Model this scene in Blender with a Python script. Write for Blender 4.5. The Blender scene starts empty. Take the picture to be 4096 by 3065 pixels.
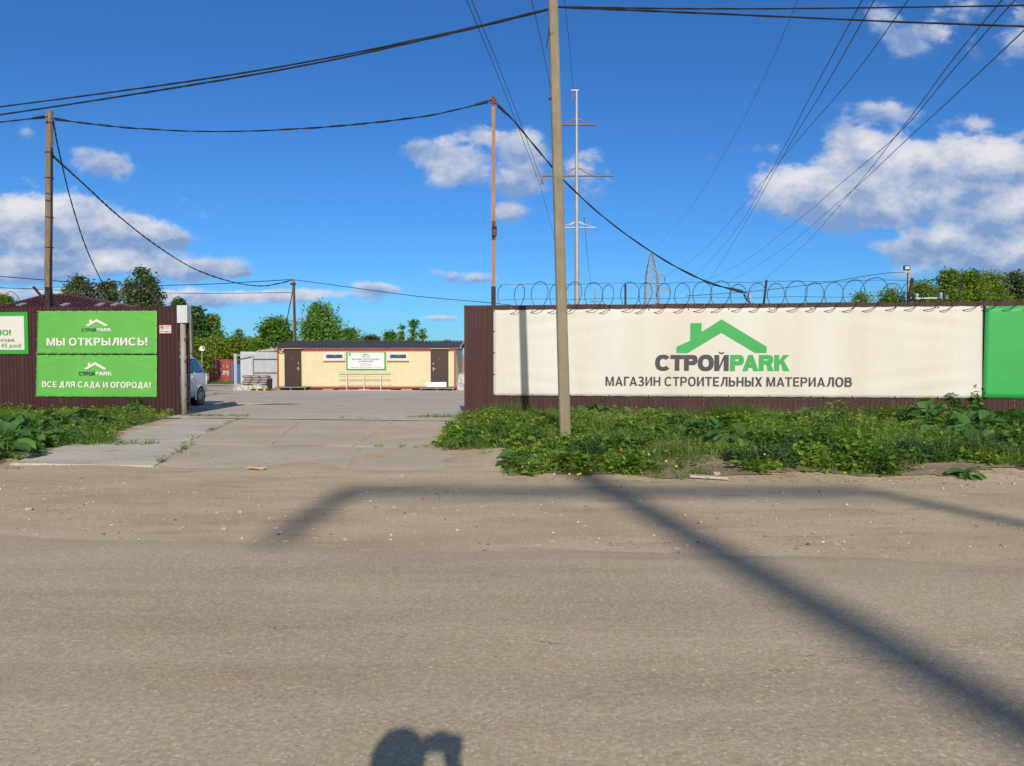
import bpy, math, random
import numpy as np
from mathutils import Vector, Matrix
from math import sin, cos, tan, pi, radians, sqrt, atan2
random.seed(7); RNG = np.random.default_rng(11)
scn = bpy.context.scene
COL = scn.collection

# ------------------------------------------------------------------ camera
F = 2950.0; CX, CY = 2048.0, 1532.5          # focal length and centre in photo pixels (4096 wide)
PITCH = math.atan(112.5/F); CAMZ = 1.55
cd = bpy.data.cameras.new('camera'); cam = bpy.data.objects.new('camera', cd); COL.objects.link(cam)
cd.sensor_width = 36; cd.lens = F/4096*36; cd.clip_start = .05; cd.clip_end = 6000
cam.location = (0, 0, CAMZ); cam.rotation_euler = (pi/2-PITCH, 0, 0); scn.camera = cam

# ------------------------------------------------------------------ light
SUN_EL = radians(28); SUN_AZ = radians(5.4)    # shadows run away from the camera, a little to the left
SUND = Vector((-sin(SUN_AZ)*cos(SUN_EL), cos(SUN_AZ)*cos(SUN_EL), -sin(SUN_EL)))
sl = bpy.data.lights.new('sun', 'SUN'); so = bpy.data.objects.new('sun', sl); COL.objects.link(so)
sl.energy = 3.6; sl.angle = radians(.55); sl.color = (1, .91, .78)
so.rotation_euler = SUND.to_track_quat('-Z', 'Y').to_euler(); so.location = (5, -20, 30)
scn.view_settings.view_transform = 'Standard'; scn.view_settings.look = 'None'
scn.view_settings.exposure = .35; scn.view_settings.gamma = 1
scn.render.film_transparent = False
try:
    scn.cycles.use_denoising = True; scn.cycles.max_bounces = 6; scn.cycles.transparent_max_bounces = 8
    scn.cycles.sample_clamp_indirect = 6
except Exception: pass

S = 4096/2212.0                                # many measurements were read on a 2212 wide copy
def build_world():
    w = bpy.data.worlds.new('World'); scn.world = w; w.use_nodes = True
    nt = w.node_tree; N = nt.nodes; L = nt.links
    bg = N['Background']
    def val(x):
        n = N.new('ShaderNodeValue'); n.outputs[0].default_value = x; return n.outputs[0]
    def M(op, a, b=None, c=None, clamp=False):
        n = N.new('ShaderNodeMath'); n.operation = op; n.use_clamp = clamp
        for i, x in enumerate((a, b, c)):
            if x is None: continue
            if isinstance(x, (int, float)): n.inputs[i].default_value = x
            else: L.new(x, n.inputs[i])
        return n.outputs[0]
    sky = N.new('ShaderNodeTexSky'); sky.sky_type = 'NISHITA'; sky.sun_disc = False
    sky.sun_elevation = SUN_EL; sky.sun_rotation = atan2(-SUND.x, -SUND.y)
    sky.air_density = 1.0; sky.dust_density = .3; sky.ozone_density = 2.5; sky.altitude = 200
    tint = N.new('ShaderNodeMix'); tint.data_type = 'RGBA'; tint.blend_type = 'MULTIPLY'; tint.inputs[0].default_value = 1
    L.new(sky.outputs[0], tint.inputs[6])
    tc = N.new('ShaderNodeTexCoord'); sep = N.new('ShaderNodeSeparateXYZ'); L.new(tc.outputs['Generated'], sep.inputs[0])
    x, y, z = sep.outputs
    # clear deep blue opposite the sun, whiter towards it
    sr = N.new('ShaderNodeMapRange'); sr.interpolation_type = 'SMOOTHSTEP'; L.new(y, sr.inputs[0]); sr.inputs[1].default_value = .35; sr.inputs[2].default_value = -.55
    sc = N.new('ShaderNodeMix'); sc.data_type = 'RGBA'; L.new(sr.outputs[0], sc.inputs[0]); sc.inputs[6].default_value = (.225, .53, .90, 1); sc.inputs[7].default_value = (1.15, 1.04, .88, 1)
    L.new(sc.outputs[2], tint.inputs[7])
    ya = M('MAXIMUM', M('ABSOLUTE', y), .08)
    u = M('DIVIDE', x, ya); v = M('DIVIDE', z, ya)
    uv = N.new('ShaderNodeCombineXYZ'); L.new(u, uv.inputs[0]); L.new(M('MULTIPLY', v, 1.5), uv.inputs[1])
    def noise(scale, det, rough, off=0, dist=0):
        n = N.new('ShaderNodeTexNoise'); n.inputs['Scale'].default_value = scale; n.inputs['Detail'].default_value = det
        n.inputs['Roughness'].default_value = rough; n.inputs['Distortion'].default_value = dist
        if off:
            m = N.new('ShaderNodeMapping'); m.inputs['Location'].default_value = (off, off*.7, off*.3); L.new(uv.outputs[0], m.inputs[0]); L.new(m.outputs[0], n.inputs['Vector'])
        else: L.new(uv.outputs[0], n.inputs['Vector'])
        return n.outputs[0]
    n1 = noise(11, 10, .62, 0, .3); n2 = noise(30, 7, .62, 3.1)
    # soft cloud bodies: (x, y, rx, ry, strength) measured on the 2212 wide copy, turned into sky directions
    B = [(40,480,115,62,1.25),(150,480,120,52,1.2),(280,505,110,42,1.25),(370,522,60,24,1.0),(190,445,50,26,.8),
         (170,572,240,26,1.1),(430,585,110,24,1.15),(520,592,50,12,.8),(60,590,150,24,1.0),(120,535,190,26,.95),(330,555,130,18,.8),(20,640,120,16,.8),
         (250,640,280,18,.9),(600,640,260,16,.85),(820,625,65,13,.85),(680,688,110,10,.7),(960,688,65,8,.7),(420,655,180,14,.75),(940,645,70,10,.35),
         (75,295,44,26,.66),(245,362,66,38,.8),(40,388,40,16,.4),(195,335,32,22,.42),(404,434,20,9,.5),
         (970,355,78,56,1.15),(905,325,50,24,.85),(1058,298,50,32,.75),(1135,335,62,50,1.05),(1130,395,70,46,1.0),(1255,395,62,46,.75),(1275,342,36,24,.6),
         (1100,462,46,24,.95),(1195,475,30,22,.5),(1010,603,72,18,.9),(940,590,30,10,.6),(1355,422,26,10,.45),(1528,346,20,12,.4),
         (1735,425,105,55,1.25),(1720,400,60,36,.7),(1835,325,70,50,1.15),(1950,390,170,75,1.3),(2110,375,150,72,1.3),(2200,470,150,70,1.25),(1880,460,120,48,1.1),
         (2060,545,170,40,1.1),(2190,560,120,50,1.1),(1965,592,60,18,.6),(1990,522,60,30,.9),
         (1920,245,110,24,.6),(2090,275,120,22,.5),(1660,328,60,22,.42),(1790,278,50,22,.5),(2200,310,60,40,.6),
         (1890,45,50,62,.62),(1995,95,95,52,.72),(2060,40,70,40,.5),(2195,80,60,62,.7),(1950,125,50,20,.45),
         (800,655,90,8,.4),(1130,618,60,9,.4),(1580,640,160,10,.35)]
    dmax = None; sw = None; sv = None
    for (bx, by, rx, ry, st) in B:
        cu = (bx*S-CX)/F; cv = (1420-by*S)/F
        du = M('MULTIPLY', M('SUBTRACT', u, cu), F/(rx*S)); dv = M('MULTIPLY', M('SUBTRACT', v, cv), F/(ry*S))
        r2 = M('ADD', M('MULTIPLY', du, du), M('MULTIPLY', dv, dv))
        g = M('MULTIPLY', M('EXPONENT', M('MULTIPLY', r2, -.9)), st)
        front = g
        dmax = front if dmax is None else M('ADD', M('MAXIMUM', dmax, front), M('MULTIPLY', M('MINIMUM', dmax, front), .35))
        gg = M('MULTIPLY', g, g)
        sw = gg if sw is None else M('ADD', sw, gg)
        t = M('MULTIPLY', gg, dv); sv = t if sv is None else M('ADD', sv, t)
    behind = M('GREATER_THAN', y, 0.0)
    dens = M('ADD', M('MULTIPLY', M('SUBTRACT', n1, .5), 2.3), M('MULTIPLY', M('SUBTRACT', n2, .5), .95))
    dens = M('ADD', dens, M('MULTIPLY', dmax, 1.25))
    dens = M('MULTIPLY', M('SUBTRACT', dens, .40), 1.55)
    mr = N.new('ShaderNodeMapRange'); mr.interpolation_type = 'SMOOTHERSTEP'; L.new(dens, mr.inputs[0]); mr.inputs[1].default_value = 0; mr.inputs[2].default_value = 1.05
    alpha = M('MULTIPLY', M('MULTIPLY', mr.outputs[0], behind), M('ADD', .55, M('MULTIPLY', M('MINIMUM', dmax, 1.0), .42)), clamp=True)
    shade = M('DIVIDE', sv, M('ADD', sw, .02))                 # high in a cloud bright, low in it blue grey
    n3 = noise(17, 6, .58, 7.7)
    lit = M('ADD', M('ADD', .42, M('MULTIPLY', shade, .66)), M('MULTIPLY', M('SUBTRACT', n3, .5), 2.7), clamp=True)
    cc = N.new('ShaderNodeMix'); cc.data_type = 'RGBA'; L.new(lit, cc.inputs[0])
    cc.inputs[6].default_value = (1.75, 2.75, 4.7, 1); cc.inputs[7].default_value = (6.2, 6.15, 6.4, 1)
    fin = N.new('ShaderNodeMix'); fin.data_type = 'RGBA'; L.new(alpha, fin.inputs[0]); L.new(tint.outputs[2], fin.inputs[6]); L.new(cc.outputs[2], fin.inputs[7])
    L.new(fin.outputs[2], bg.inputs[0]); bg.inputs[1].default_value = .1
    return w
build_world()

# ------------------------------------------------------------------ measuring helpers (used to survey the place from the photo)
def ray(x, y):
    a = PITCH; xc = (x-CX)/F; yc = (CY-y)/F
    return Vector((xc, cos(a)+yc*sin(a), -sin(a)+yc*cos(a)))
def P(x, y, Y):
    """point seen at photo pixel (2212 scale) at distance Y"""
    d = ray(x*S, y*S); k = Y/d.y
    return Vector((d.x*k, Y, CAMZ+d.z*k))
def sm(a, b, x):
    t = np.clip((np.asarray(x, float)-a)/(b-a), 0, 1); return t*t*(3-2*t)
def fence_y(X):
    """distance of the street fence line"""
    return 18.16-.117*X if X > -4 else 17.2-.185*X
def gz(X, Y):
    X = np.asarray(X, float); Y = np.asarray(Y, float); s = Y+.12*X
    z = -.0207*np.clip(s-18.4, 0, 24)-.031*np.clip(s-42.4, 0, 42)
    m = sm(9.0, 11.2, s)*(1-sm(15.2, 17.6, s))*sm(-1.3, .6, X)
    z = z+.085*m*(1+.5*np.sin(1.7*X+.6)*np.sin(1.1*s))
    ml = sm(10.0, 12.5, Y)*(1-sm(15.5, 18, Y))*(1-sm(-9.5, -7.4, X))
    z = z+.06*ml
    z = z+.012*np.sin(2.3*X+1.1*np.sin(1.7*Y))*sm(5.5, 7, s)*(1-sm(16.5, 18, s))*np.sin(2.9*Y)
    return z

# ------------------------------------------------------------------ mesh helpers
class MB:
    def __init__(s): s.v = []; s.f = []; s.t = []; s.n = 0
    def add(s, v, f, tint=None):
        v = np.asarray(v, float).reshape(-1, 3); b = s.n
        s.v.append(v); s.f.append([tuple(int(i)+b for i in q) for q in f]); s.n += len(v)
        s.t.append(np.full(len(v), .5) if tint is None else np.broadcast_to(np.asarray(tint, float), (len(v),)).copy())
        return s
    def box(s, c, d, rz=0, tint=None):
        x, y, z = d[0]/2, d[1]/2, d[2]/2
        v = np.array([(-x,-y,-z),(x,-y,-z),(x,y,-z),(-x,y,-z),(-x,-y,z),(x,-y,z),(x,y,z),(-x,y,z)])
        if rz: c_, s_ = cos(rz), sin(rz); v = v@np.array([[c_,s_,0],[-s_,c_,0],[0,0,1]])
        return s.add(v+np.array(c), [(0,3,2,1),(4,5,6,7),(0,1,5,4),(1,2,6,5),(2,3,7,6),(3,0,4,7)], tint)
    def bar(s, p0, p1, w, h, up=(0,0,1)):
        """rectangular bar from p0 to p1"""
        p0, p1 = Vector(p0), Vector(p1); d = (p1-p0).normalized(); u = Vector(up)
        if abs(d.dot(u)) > .95: u = Vector((0,1,0))
        a = d.cross(u).normalized()*w/2; b = a.cross(d).normalized()*h/2
        v = [p0-a-b, p0+a-b, p0+a+b, p0-a+b, p1-a-b, p1+a-b, p1+a+b, p1-a+b]
        return s.add([tuple(q) for q in v], [(0,3,2,1),(4,5,6,7),(0,1,5,4),(1,2,6,5),(2,3,7,6),(3,0,4,7)])
    def tube(s, pts, r, n=6, cap=True, tint=None):
        pts = np.array([tuple(p) for p in pts], float); m = len(pts)
        r = np.broadcast_to(np.asarray(r, float), (m,))
        d = np.gradient(pts, axis=0); d /= np.linalg.norm(d, axis=1)[:, None]+1e-12
        ref = np.array([0,0,1.]) if abs(d[:,2]).mean() < .8 else np.array([0,1.,0])
        a = np.cross(d, ref); a /= np.linalg.norm(a, axis=1)[:, None]+1e-9; b = np.cross(a, d)
        an = np.arange(n)*2*pi/n
        v = pts[:,None,:]+r[:,None,None]*(a[:,None,:]*np.cos(an)[None,:,None]+b[:,None,:]*np.sin(an)[None,:,None])
        f = [(i*n+j, i*n+(j+1)%n, (i+1)*n+(j+1)%n, (i+1)*n+j) for i in range(m-1) for j in range(n)]
        if cap: f += [tuple(range(n-1,-1,-1)), tuple((m-1)*n+j for j in range(n))]
        return s.add(v.reshape(-1,3), f, tint)
    def cyl(s, p0, p1, r0, r1=None, n=12):
        return s.tube([p0, p1], [r0, r0 if r1 is None else r1], n)
    def loft(s, rings, cap=True, closed=True):
        m = len(rings); n = len(rings[0]); v = np.array(rings, float).reshape(-1,3)
        k = n if closed else n-1
        f = [(i*n+j, i*n+(j+1)%n, (i+1)*n+(j+1)%n, (i+1)*n+j) for i in range(m-1) for j in range(k)]
        if cap: f += [tuple(range(n-1,-1,-1)), tuple((m-1)*n+j for j in range(n))]
        return s.add(v, f)
    def prism(s, poly, axis_from, axis_to):
        """poly: list of 3d points, extruded by the vector axis_to-axis_from"""
        e = np.array(axis_to, float)-np.array(axis_from, float); p = np.array(poly, float); n = len(p)
        f = [tuple(range(n)), tuple(range(2*n-1, n-1, -1))]+[(i, i+n, (i+1)%n+n, (i+1)%n) for i in range(n)]
        return s.add(np.vstack([p, p+e]), f)
    def blob(s, c, r, seed=0, amp=.15, nu=10, nv=7, tint=None):
        rg = np.random.default_rng(seed); v = []; ph = rg.uniform(0, 6.28, 6)
        for i in range(nv+1):
            th = pi*i/nv
            for j in range(nu):
                a = 2*pi*j/nu; k = 1+amp*(sin(3*a+ph[0])*sin(2*th+ph[1])+.6*sin(5*a+ph[2]+th*3))
                v.append((c[0]+r[0]*k*sin(th)*cos(a), c[1]+r[1]*k*sin(th)*sin(a), c[2]+r[2]*k*cos(th)))
        f = [(i*nu+j, (i+1)*nu+j, (i+1)*nu+(j+1)%nu, i*nu+(j+1)%nu) for i in range(nv) for j in range(nu)]
        return s.add(v, f, tint)
    def scatter(s, tv, tf, R, T, tint):
        """many copies of a small template (leaf, blade): R (N,3,3), T (N,3)"""
        tv = np.asarray(tv, float); N = len(T); k = len(tv)
        v = np.einsum('nij,kj->nki', R, tv)+T[:,None,:]
        b = s.n; fa = np.array(tf); off = (np.arange(N)*k)[:,None,None]+b
        s.f.append((fa[None]+off).reshape(-1, fa.shape[1]))
        s.v.append(v.reshape(-1,3)); s.n += N*k; s.t.append(np.repeat(tint, k)); return s

def link(o, parent=None):
    COL.objects.link(o)
    if parent is not None: o.parent = parent
    return o
def make(name, mb, mat, parent=None, smooth=False, origin=None, local=False, bevel=0):
    if len(getattr(mb, 'words', ())) > 1: return [make(name, q, mat, parent, smooth, origin, local, bevel) for q in mb.words][0]
    me = bpy.data.meshes.new(name)
    v = np.vstack(mb.v)
    if parent is not None and not local:
        o_ = parent.matrix_basis.translation; p = parent.parent
        while p is not None: o_ = o_+p.matrix_basis.translation; p = p.parent
        v = v-np.array(o_)
    elif origin is not None: v = v-np.array(origin)
    lens = []; idx = []
    for q in mb.f:
        if isinstance(q, np.ndarray): lens.append(np.full(len(q), q.shape[1])); idx.append(q.reshape(-1))
        else:
            lens.append(np.array([len(a) for a in q], int)); idx.append(np.array([i for a in q for i in a], int))
    lens = np.concatenate(lens); idx = np.concatenate(idx)
    me.vertices.add(len(v)); me.vertices.foreach_set('co', v.ravel())
    me.loops.add(len(idx)); me.loops.foreach_set('vertex_index', idx.astype(np.int32))
    me.polygons.add(len(lens)); st = np.concatenate([[0], np.cumsum(lens)[:-1]])
    me.polygons.foreach_set('loop_start', st.astype(np.int32)); me.polygons.foreach_set('loop_total', lens.astype(np.int32))
    me.update(calc_edges=True); me.validate()
    t = np.concatenate(mb.t)
    if len(t) == len(me.vertices):
        at = me.attributes.new('tint', 'FLOAT', 'POINT'); at.data.foreach_set('value', t.astype(np.float32))
    if smooth: me.shade_smooth()
    else: me.shade_flat()
    me.materials.append(mat)
    o = bpy.data.objects.new(name, me); link(o, parent)
    if origin is not None and parent is None: o.location = origin
    if bevel:
        b = o.modifiers.new('bevel', 'BEVEL'); b.width = bevel; b.segments = 2; b.limit_method = 'ANGLE'
    return o
def tag(o, label, cat, group=None):
    o['label'] = label; o['category'] = cat
    if group: o['group'] = group
    return o
def thing(name, label, cat, loc=(0,0,0), group=None):
    o = bpy.data.objects.new(name, None); link(o); o.location = loc; o.empty_display_size = .2
    return tag(o, label, cat, group)
def kind(o, k): o['kind'] = k; return o
def copy_tree(o, parent=None):
    c = o.copy(); COL.objects.link(c)
    if parent is not None: c.parent = parent
    for ch in list(o.children): copy_tree(ch, c)
    return c

# ------------------------------------------------------------------ materials
MATS = {}
def pm(name, col, rough=.7, var=.12, scale=6, bump=0, bscale=None, metal=0, col2=None, spec=.4, stretch=None, tint=0):
    """principled surface with noise variation of its own colour, optional bump"""
    m = bpy.data.materials.new(name); m.use_nodes = True; nt = m.node_tree; N = nt.nodes; L = nt.links
    b = N['Principled BSDF']; b.inputs['Roughness'].default_value = rough; b.inputs['Metallic'].default_value = metal
    b.inputs['Specular IOR Level'].default_value = spec
    tc = N.new('ShaderNodeTexCoord'); mp = N.new('ShaderNodeMapping'); L.new(tc.outputs['Object'], mp.inputs[0])
    if stretch: mp.inputs['Scale'].default_value = stretch
    nz = N.new('ShaderNodeTexNoise'); nz.inputs['Scale'].default_value = scale; nz.inputs['Detail'].default_value = 7; nz.inputs['Roughness'].default_value = .62
    L.new(mp.outputs[0], nz.inputs['Vector'])
    rp = N.new('ShaderNodeValToRGB'); L.new(nz.outputs[0], rp.inputs[0])
    c = np.array(col[:3]); c2 = np.array(col2[:3]) if col2 is not None else c*(1+var)
    c1 = c if col2 is not None else c*(1-var)
    rp.color_ramp.elements[0].position = .32; rp.color_ramp.elements[1].position = .68
    rp.color_ramp.elements[0].color = (*c1, 1); rp.color_ramp.elements[1].color = (*np.clip(c2,0,1), 1)
    out = rp.outputs[0]
    if tint:
        at = N.new('ShaderNodeAttribute'); at.attribute_name = 'tint'
        hs = N.new('ShaderNodeHueSaturation'); L.new(out, hs.inputs['Color'])
        mm = N.new('ShaderNodeMath'); mm.operation = 'MULTIPLY_ADD'; L.new(at.outputs['Fac'], mm.inputs[0]); mm.inputs[1].default_value = tint; mm.inputs[2].default_value = 1-tint*.5
        L.new(mm.outputs[0], hs.inputs['Value']); out = hs.outputs[0]
    L.new(out, b.inputs['Base Color'])
    if bump:
        n2 = N.new('ShaderNodeTexNoise'); n2.inputs['Scale'].default_value = bscale or scale*4; n2.inputs['Detail'].default_value = 6
        L.new(mp.outputs[0], n2.inputs['Vector']); bp = N.new('ShaderNodeBump'); bp.inputs['Strength'].default_value = bump; bp.inputs['Distance'].default_value = .02
        L.new(n2.outputs[0], bp.inputs['Height']); L.new(bp.outputs[0], b.inputs['Normal'])
    MATS[name] = m; return m
def leafmat(name, ca, cb, trans=.35, rough=.45):
    """leaf: colour differs from leaf to leaf, lets some light through"""
    m = bpy.data.materials.new(name); m.use_nodes = True; nt = m.node_tree; N = nt.nodes; L = nt.links
    b = N['Principled BSDF']; b.inputs['Roughness'].default_value = rough; b.inputs['Specular IOR Level'].default_value = .35
    at = N.new('ShaderNodeAttribute'); at.attribute_name = 'tint'
    rp = N.new('ShaderNodeValToRGB'); L.new(at.outputs['Fac'], rp.inputs[0])
    rp.color_ramp.elements[0].color = (*ca, 1); rp.color_ramp.elements[1].color = (*cb, 1)
    L.new(rp.outputs[0], b.inputs['Base Color'])
    tr = N.new('ShaderNodeBsdfTranslucent')
    mx = N.new('ShaderNodeMix'); mx.data_type = 'RGBA'; mx.blend_type = 'MULTIPLY'; mx.inputs[0].default_value = 1
    L.new(rp.outputs[0], mx.inputs[6]); mx.inputs[7].default_value = (1.3, 1.4, .5, 1); L.new(mx.outputs[2], tr.inputs[0])
    ms = N.new('ShaderNodeMixShader'); ms.inputs[0].default_value = trans
    L.new(b.outputs[0], ms.inputs[1]); L.new(tr.outputs[0], ms.inputs[2]); L.new(ms.outputs[0], N['Material Output'].inputs[0])
    MATS[name] = m; return m

def ground_mat(name, base, alt, speck=(), dirt=None, rough=.92, crack=None, sc=1.0, edge=None):
    """dusty surface: large patches, fine grain, light and dark stone specks; world position drives it"""
    m = bpy.data.materials.new(name); m.use_nodes = True; nt = m.node_tree; N = nt.nodes; L = nt.links
    b = N['Principled BSDF']; b.inputs['Roughness'].default_value = rough; b.inputs['Specular IOR Level'].default_value = .15
    g = N.new('ShaderNodeNewGeometry'); pos = g.outputs['Position']
    def noise(scale, det=6, rough=.6, st=None, dist=0):
        n = N.new('ShaderNodeTexNoise'); n.inputs['Scale'].default_value = scale; n.inputs['Detail'].default_value = det
        n.inputs['Roughness'].default_value = rough; n.inputs['Distortion'].default_value = dist
        if st:
            mp = N.new('ShaderNodeMapping'); mp.inputs['Scale'].default_value = st; mp.inputs['Rotation'].default_value = (0,0,.12); L.new(pos, mp.inputs[0]); L.new(mp.outputs[0], n.inputs['Vector'])
        else: L.new(pos, n.inputs['Vector'])
        return n.outputs[0]
    def ramp(x, a, b_):
        r = N.new('ShaderNodeMapRange'); r.interpolation_type = 'SMOOTHSTEP'; L.new(x, r.inputs[0]); r.inputs[1].default_value = a; r.inputs[2].default_value = b_; return r.outputs[0]
    def mix(f, a, c, mode='MIX'):
        n = N.new('ShaderNodeMix'); n.data_type = 'RGBA'; n.blend_type = mode
        if isinstance(f, float): n.inputs[0].default_value = f
        else: L.new(f, n.inputs[0])
        for i, x in ((6, a), (7, c)):
            if isinstance(x, tuple): n.inputs[i].default_value = (*x, 1)
            else: L.new(x, n.inputs[i])
        return n.outputs[2]
    def mth(op, a, b_=None, c=None):
        n = N.new('ShaderNodeMath'); n.operation = op
        for i, x in enumerate((a, b_, c)):
            if x is None: continue
            if isinstance(x, (int, float)): n.inputs[i].default_value = x
            else: L.new(x, n.inputs[i])
        return n.outputs[0]
    col = mix(ramp(noise(.55*sc, 7, .6, (1, 2.2, 1)), .38, .64), base, alt)
    if dirt: col = mix(ramp(noise(1.3*sc, 8, .66, (.7, 2.6, 1), .4), .52, .68), col, dirt)
    fine = noise(38*sc, 5, .7)
    col = mix(ramp(fine, .25, .75), mix(1.0, col, (.78,.78,.78), 'MULTIPLY'), mix(1.0, col, (1.16,1.15,1.13), 'MULTIPLY'))
    h = fine
    for (scale, size, c, frac) in speck:
        vo = N.new('ShaderNodeTexVoronoi'); vo.inputs['Scale'].default_value = scale; vo.inputs['Randomness'].default_value = 1
        L.new(pos, vo.inputs['Vector'])
        sp = N.new('ShaderNodeSeparateColor'); L.new(vo.outputs['Color'], sp.inputs[0])
        rad = mth('MULTIPLY', sp.outputs[1], size)
        mk = mth('MULTIPLY', mth('LESS_THAN', vo.outputs['Distance'], rad), mth('GREATER_THAN', sp.outputs[0], 1-frac))
        col = mix(mk, col, c); h = mth('ADD', h, mth('MULTIPLY', mk, .35))
    if crack:
        sep = N.new('ShaderNodeSeparateXYZ'); L.new(pos, sep.inputs[0])
        for (s0, sl_, amp, wid, gap, c, x0, x1) in crack:
            w1 = mth('ADD', noise(1.6, 6, .68), mth('MULTIPLY', mth('SUBTRACT', noise(7.5, 5, .7), .5), .55))
            d = mth('ABSOLUTE', mth('SUBTRACT', mth('ADD', sep.outputs[1], mth('MULTIPLY', sep.outputs[0], sl_)), mth('ADD', s0, mth('MULTIPLY', mth('SUBTRACT', w1, .5), amp))))
            wv = mth('MULTIPLY', noise(5.5, 4, .6), wid*2)
            mk = mth('MULTIPLY', ramp(mth('SUBTRACT', wv, d), 0.0, wid*.5), ramp(noise(2.1+gap, 3), .5-gap, .56-gap))
            mk = mth('MULTIPLY', mk, mth('MULTIPLY', mth('GREATER_THAN', sep.outputs[0], x0), mth('LESS_THAN', sep.outputs[0], x1)))
            col = mix(mk, col, c)
    if edge:      # sand blown over the road margin, worn lanes along the road
        sep = N.new('ShaderNodeSeparateXYZ'); L.new(pos, sep.inputs[0])
        sd = mth('ADD', sep.outputs[1], mth('MULTIPLY', sep.outputs[0], .12))
        wob = mth('ADD', sd, mth('MULTIPLY', mth('SUBTRACT', noise(1.1, 7, .68, (.5, 1.6, 1)), .5), 2.6))
        col = mix(mth('MULTIPLY', ramp(wob, 5.0, 6.6), .55), col, edge)
        lane = ramp(noise(.8, 5, .6, (.10, 1.5, 1), .3), .47, .60)
        col = mix(mth('MULTIPLY', lane, .55), col, mix(1.0, col, (.84, .83, .82), 'MULTIPLY'))
    L.new(col, b.inputs['Base Color'])
    bp = N.new('ShaderNodeBump'); bp.inputs['Strength'].default_value = .5; bp.inputs['Distance'].default_value = .008
    L.new(h, bp.inputs['Height']); L.new(bp.outputs[0], b.inputs['Normal'])
    MATS[name] = m; return m

pm('brown_sheet', (.050,.0185,.0195), .5, .16, 1.4, spec=.3, stretch=(3,3,.35))
pm('brown_sheet_dusty', (.042,.0155,.0175), .5, .16, 1.4, spec=.28, stretch=(3,3,.35))
pm('dark_rust', (.030,.017,.014), .75, .4, 14)
pm('rust', (.13,.045,.025), .8, .4, 18)
pm('banner_white', (.505,.48,.42), .55, .1, 1.1, col2=(.56,.55,.53), stretch=(1,1,.14))
pm('banner_green', (.03,.30,.07), .5, .07, .9)
pm('logo_green', (.027,.305,.072), .5, .05, 2)
pm('leaf_green_vinyl', (.098,.355,.066), .5, .09, .9, stretch=(1,1,.5))
pm('sign_green', (.03,.28,.035), .5, .05, 2)
pm('letter_grey', (.045,.046,.05), .6, .05, 3)
pm('letter_greengrey', (.028,.09,.05), .6, .08, 3)
pm('letter_white', (.58,.55,.47), .6, .1, 1.2, col2=(.60,.60,.60))
pm('sign_white', (.54,.52,.49), .5, .05, 1, col2=(.58,.58,.57))
pm('letter_red', (.45,.03,.03), .5, .05, 3)
pm('grommet_metal', (.5,.48,.42), .35, .1, 20, metal=.8)
pm('screw_dark', (.03,.022,.02), .6, .1, 20)
pm('concrete_pole', (.205,.175,.125), .9, .14, 9, bump=.35, bscale=60, stretch=(1,1,.35))
pm('black_rubber', (.012,.012,.013), .6, .1, 6)
pm('cable', (.010,.010,.012), .6, .1, 6)
pm('wire_grey', (.035,.037,.042), .5, .1, 6, metal=.3)
pm('orange_pipe', (.34,.165,.055), .6, .15, 3.5, col2=(.22,.085,.04), stretch=(4,4,.7))
pm('weathered_wood', (.23,.18,.135), .85, .2, 6, col2=(.12,.085,.06), stretch=(5,5,.5), bump=.2)
pm('galvanised', (.44,.47,.50), .42, .1, 3, metal=.25, stretch=(2,2,.4))
pm('galvanised_bright', (.50,.53,.56), .4, .06, 3, metal=.15)
pm('grey_paint', (.30,.34,.35), .5, .1, 3)
pm('post_grey', (.31,.30,.28), .6, .16, 5, col2=(.23,.20,.18), stretch=(2,2,.5))
pm('pylon_steel', (.27,.29,.31), .5, .12, .8, metal=.2)
pm('pylon_rusty', (.17,.11,.10), .7, .2, 2)
pm('lattice_steel', (.22,.23,.24), .6, .1, .5)
pm('cream_siding', (.56,.495,.32), .6, .05, 3)
pm('red_trim', (.30,.05,.035), .5, .08, 4)
pm('roof_metal', (.072,.056,.064), .6, .12, 2, spec=.3)
pm('door_brown', (.045,.024,.022), .4, .12, 3)
pm('white_plastic', (.60,.61,.62), .35, .04, 3)
pm('foam_white', (.78,.78,.74), .8, .04, 8)
pm('concrete_block', (.38,.31,.24), .9, .15, 8, bump=.3)
pm('steel_grey', (.16,.165,.17), .5, .12, 6, metal=.3)
pm('bright_steel', (.45,.45,.43), .35, .08, 4, metal=.5)
pm('black_metal', (.014,.014,.015), .45, .1, 6)
pm('bag_grey', (.30,.275,.275), .55, .2, 9, col2=(.17,.15,.155))
pm('bag_print', (.50,.21,.16), .6, .1, 6)
pm('wood_pale', (.52,.34,.17), .8, .15, 8, stretch=(1,6,6))
pm('plank', (.40,.36,.29), .85, .15, 9, stretch=(1,6,6))
pm('container_red', (.30,.060,.055), .6, .18, 3, col2=(.24,.045,.04))
pm('container_blue', (.03,.10,.36), .55, .1, 3)
pm('container_bar', (.36,.17,.13), .6, .15, 5)
pm('house_roof', (.060,.026,.030), .5, .12, 2)
pm('house_wall', (.42,.36,.28), .85, .1, 3)
pm('skylight', (.25,.24,.27), .3, .05, 2)
pm('car_paint', (.66,.69,.72), .26, .03, 2, spec=.6)
pm('car_black', (.012,.013,.015), .5, .1, 8)
pm('tyre', (.022,.021,.020), .85, .15, 14)
pm('rim', (.42,.42,.42), .4, .06, 6, metal=.4)
pm('tail_red', (.25,.015,.012), .25, .05, 3)
pm('bark_dark', (.075,.058,.045), .9, .3, 8, stretch=(3,3,.7))
pm('bark_pale', (.42,.40,.36), .85, .35, 5, col2=(.10,.09,.08))
pm('soil', (.20,.155,.11), .95, .25, 12)
pm('stone', (.34,.29,.23), .9, .15, 9, tint=1.3)
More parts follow.
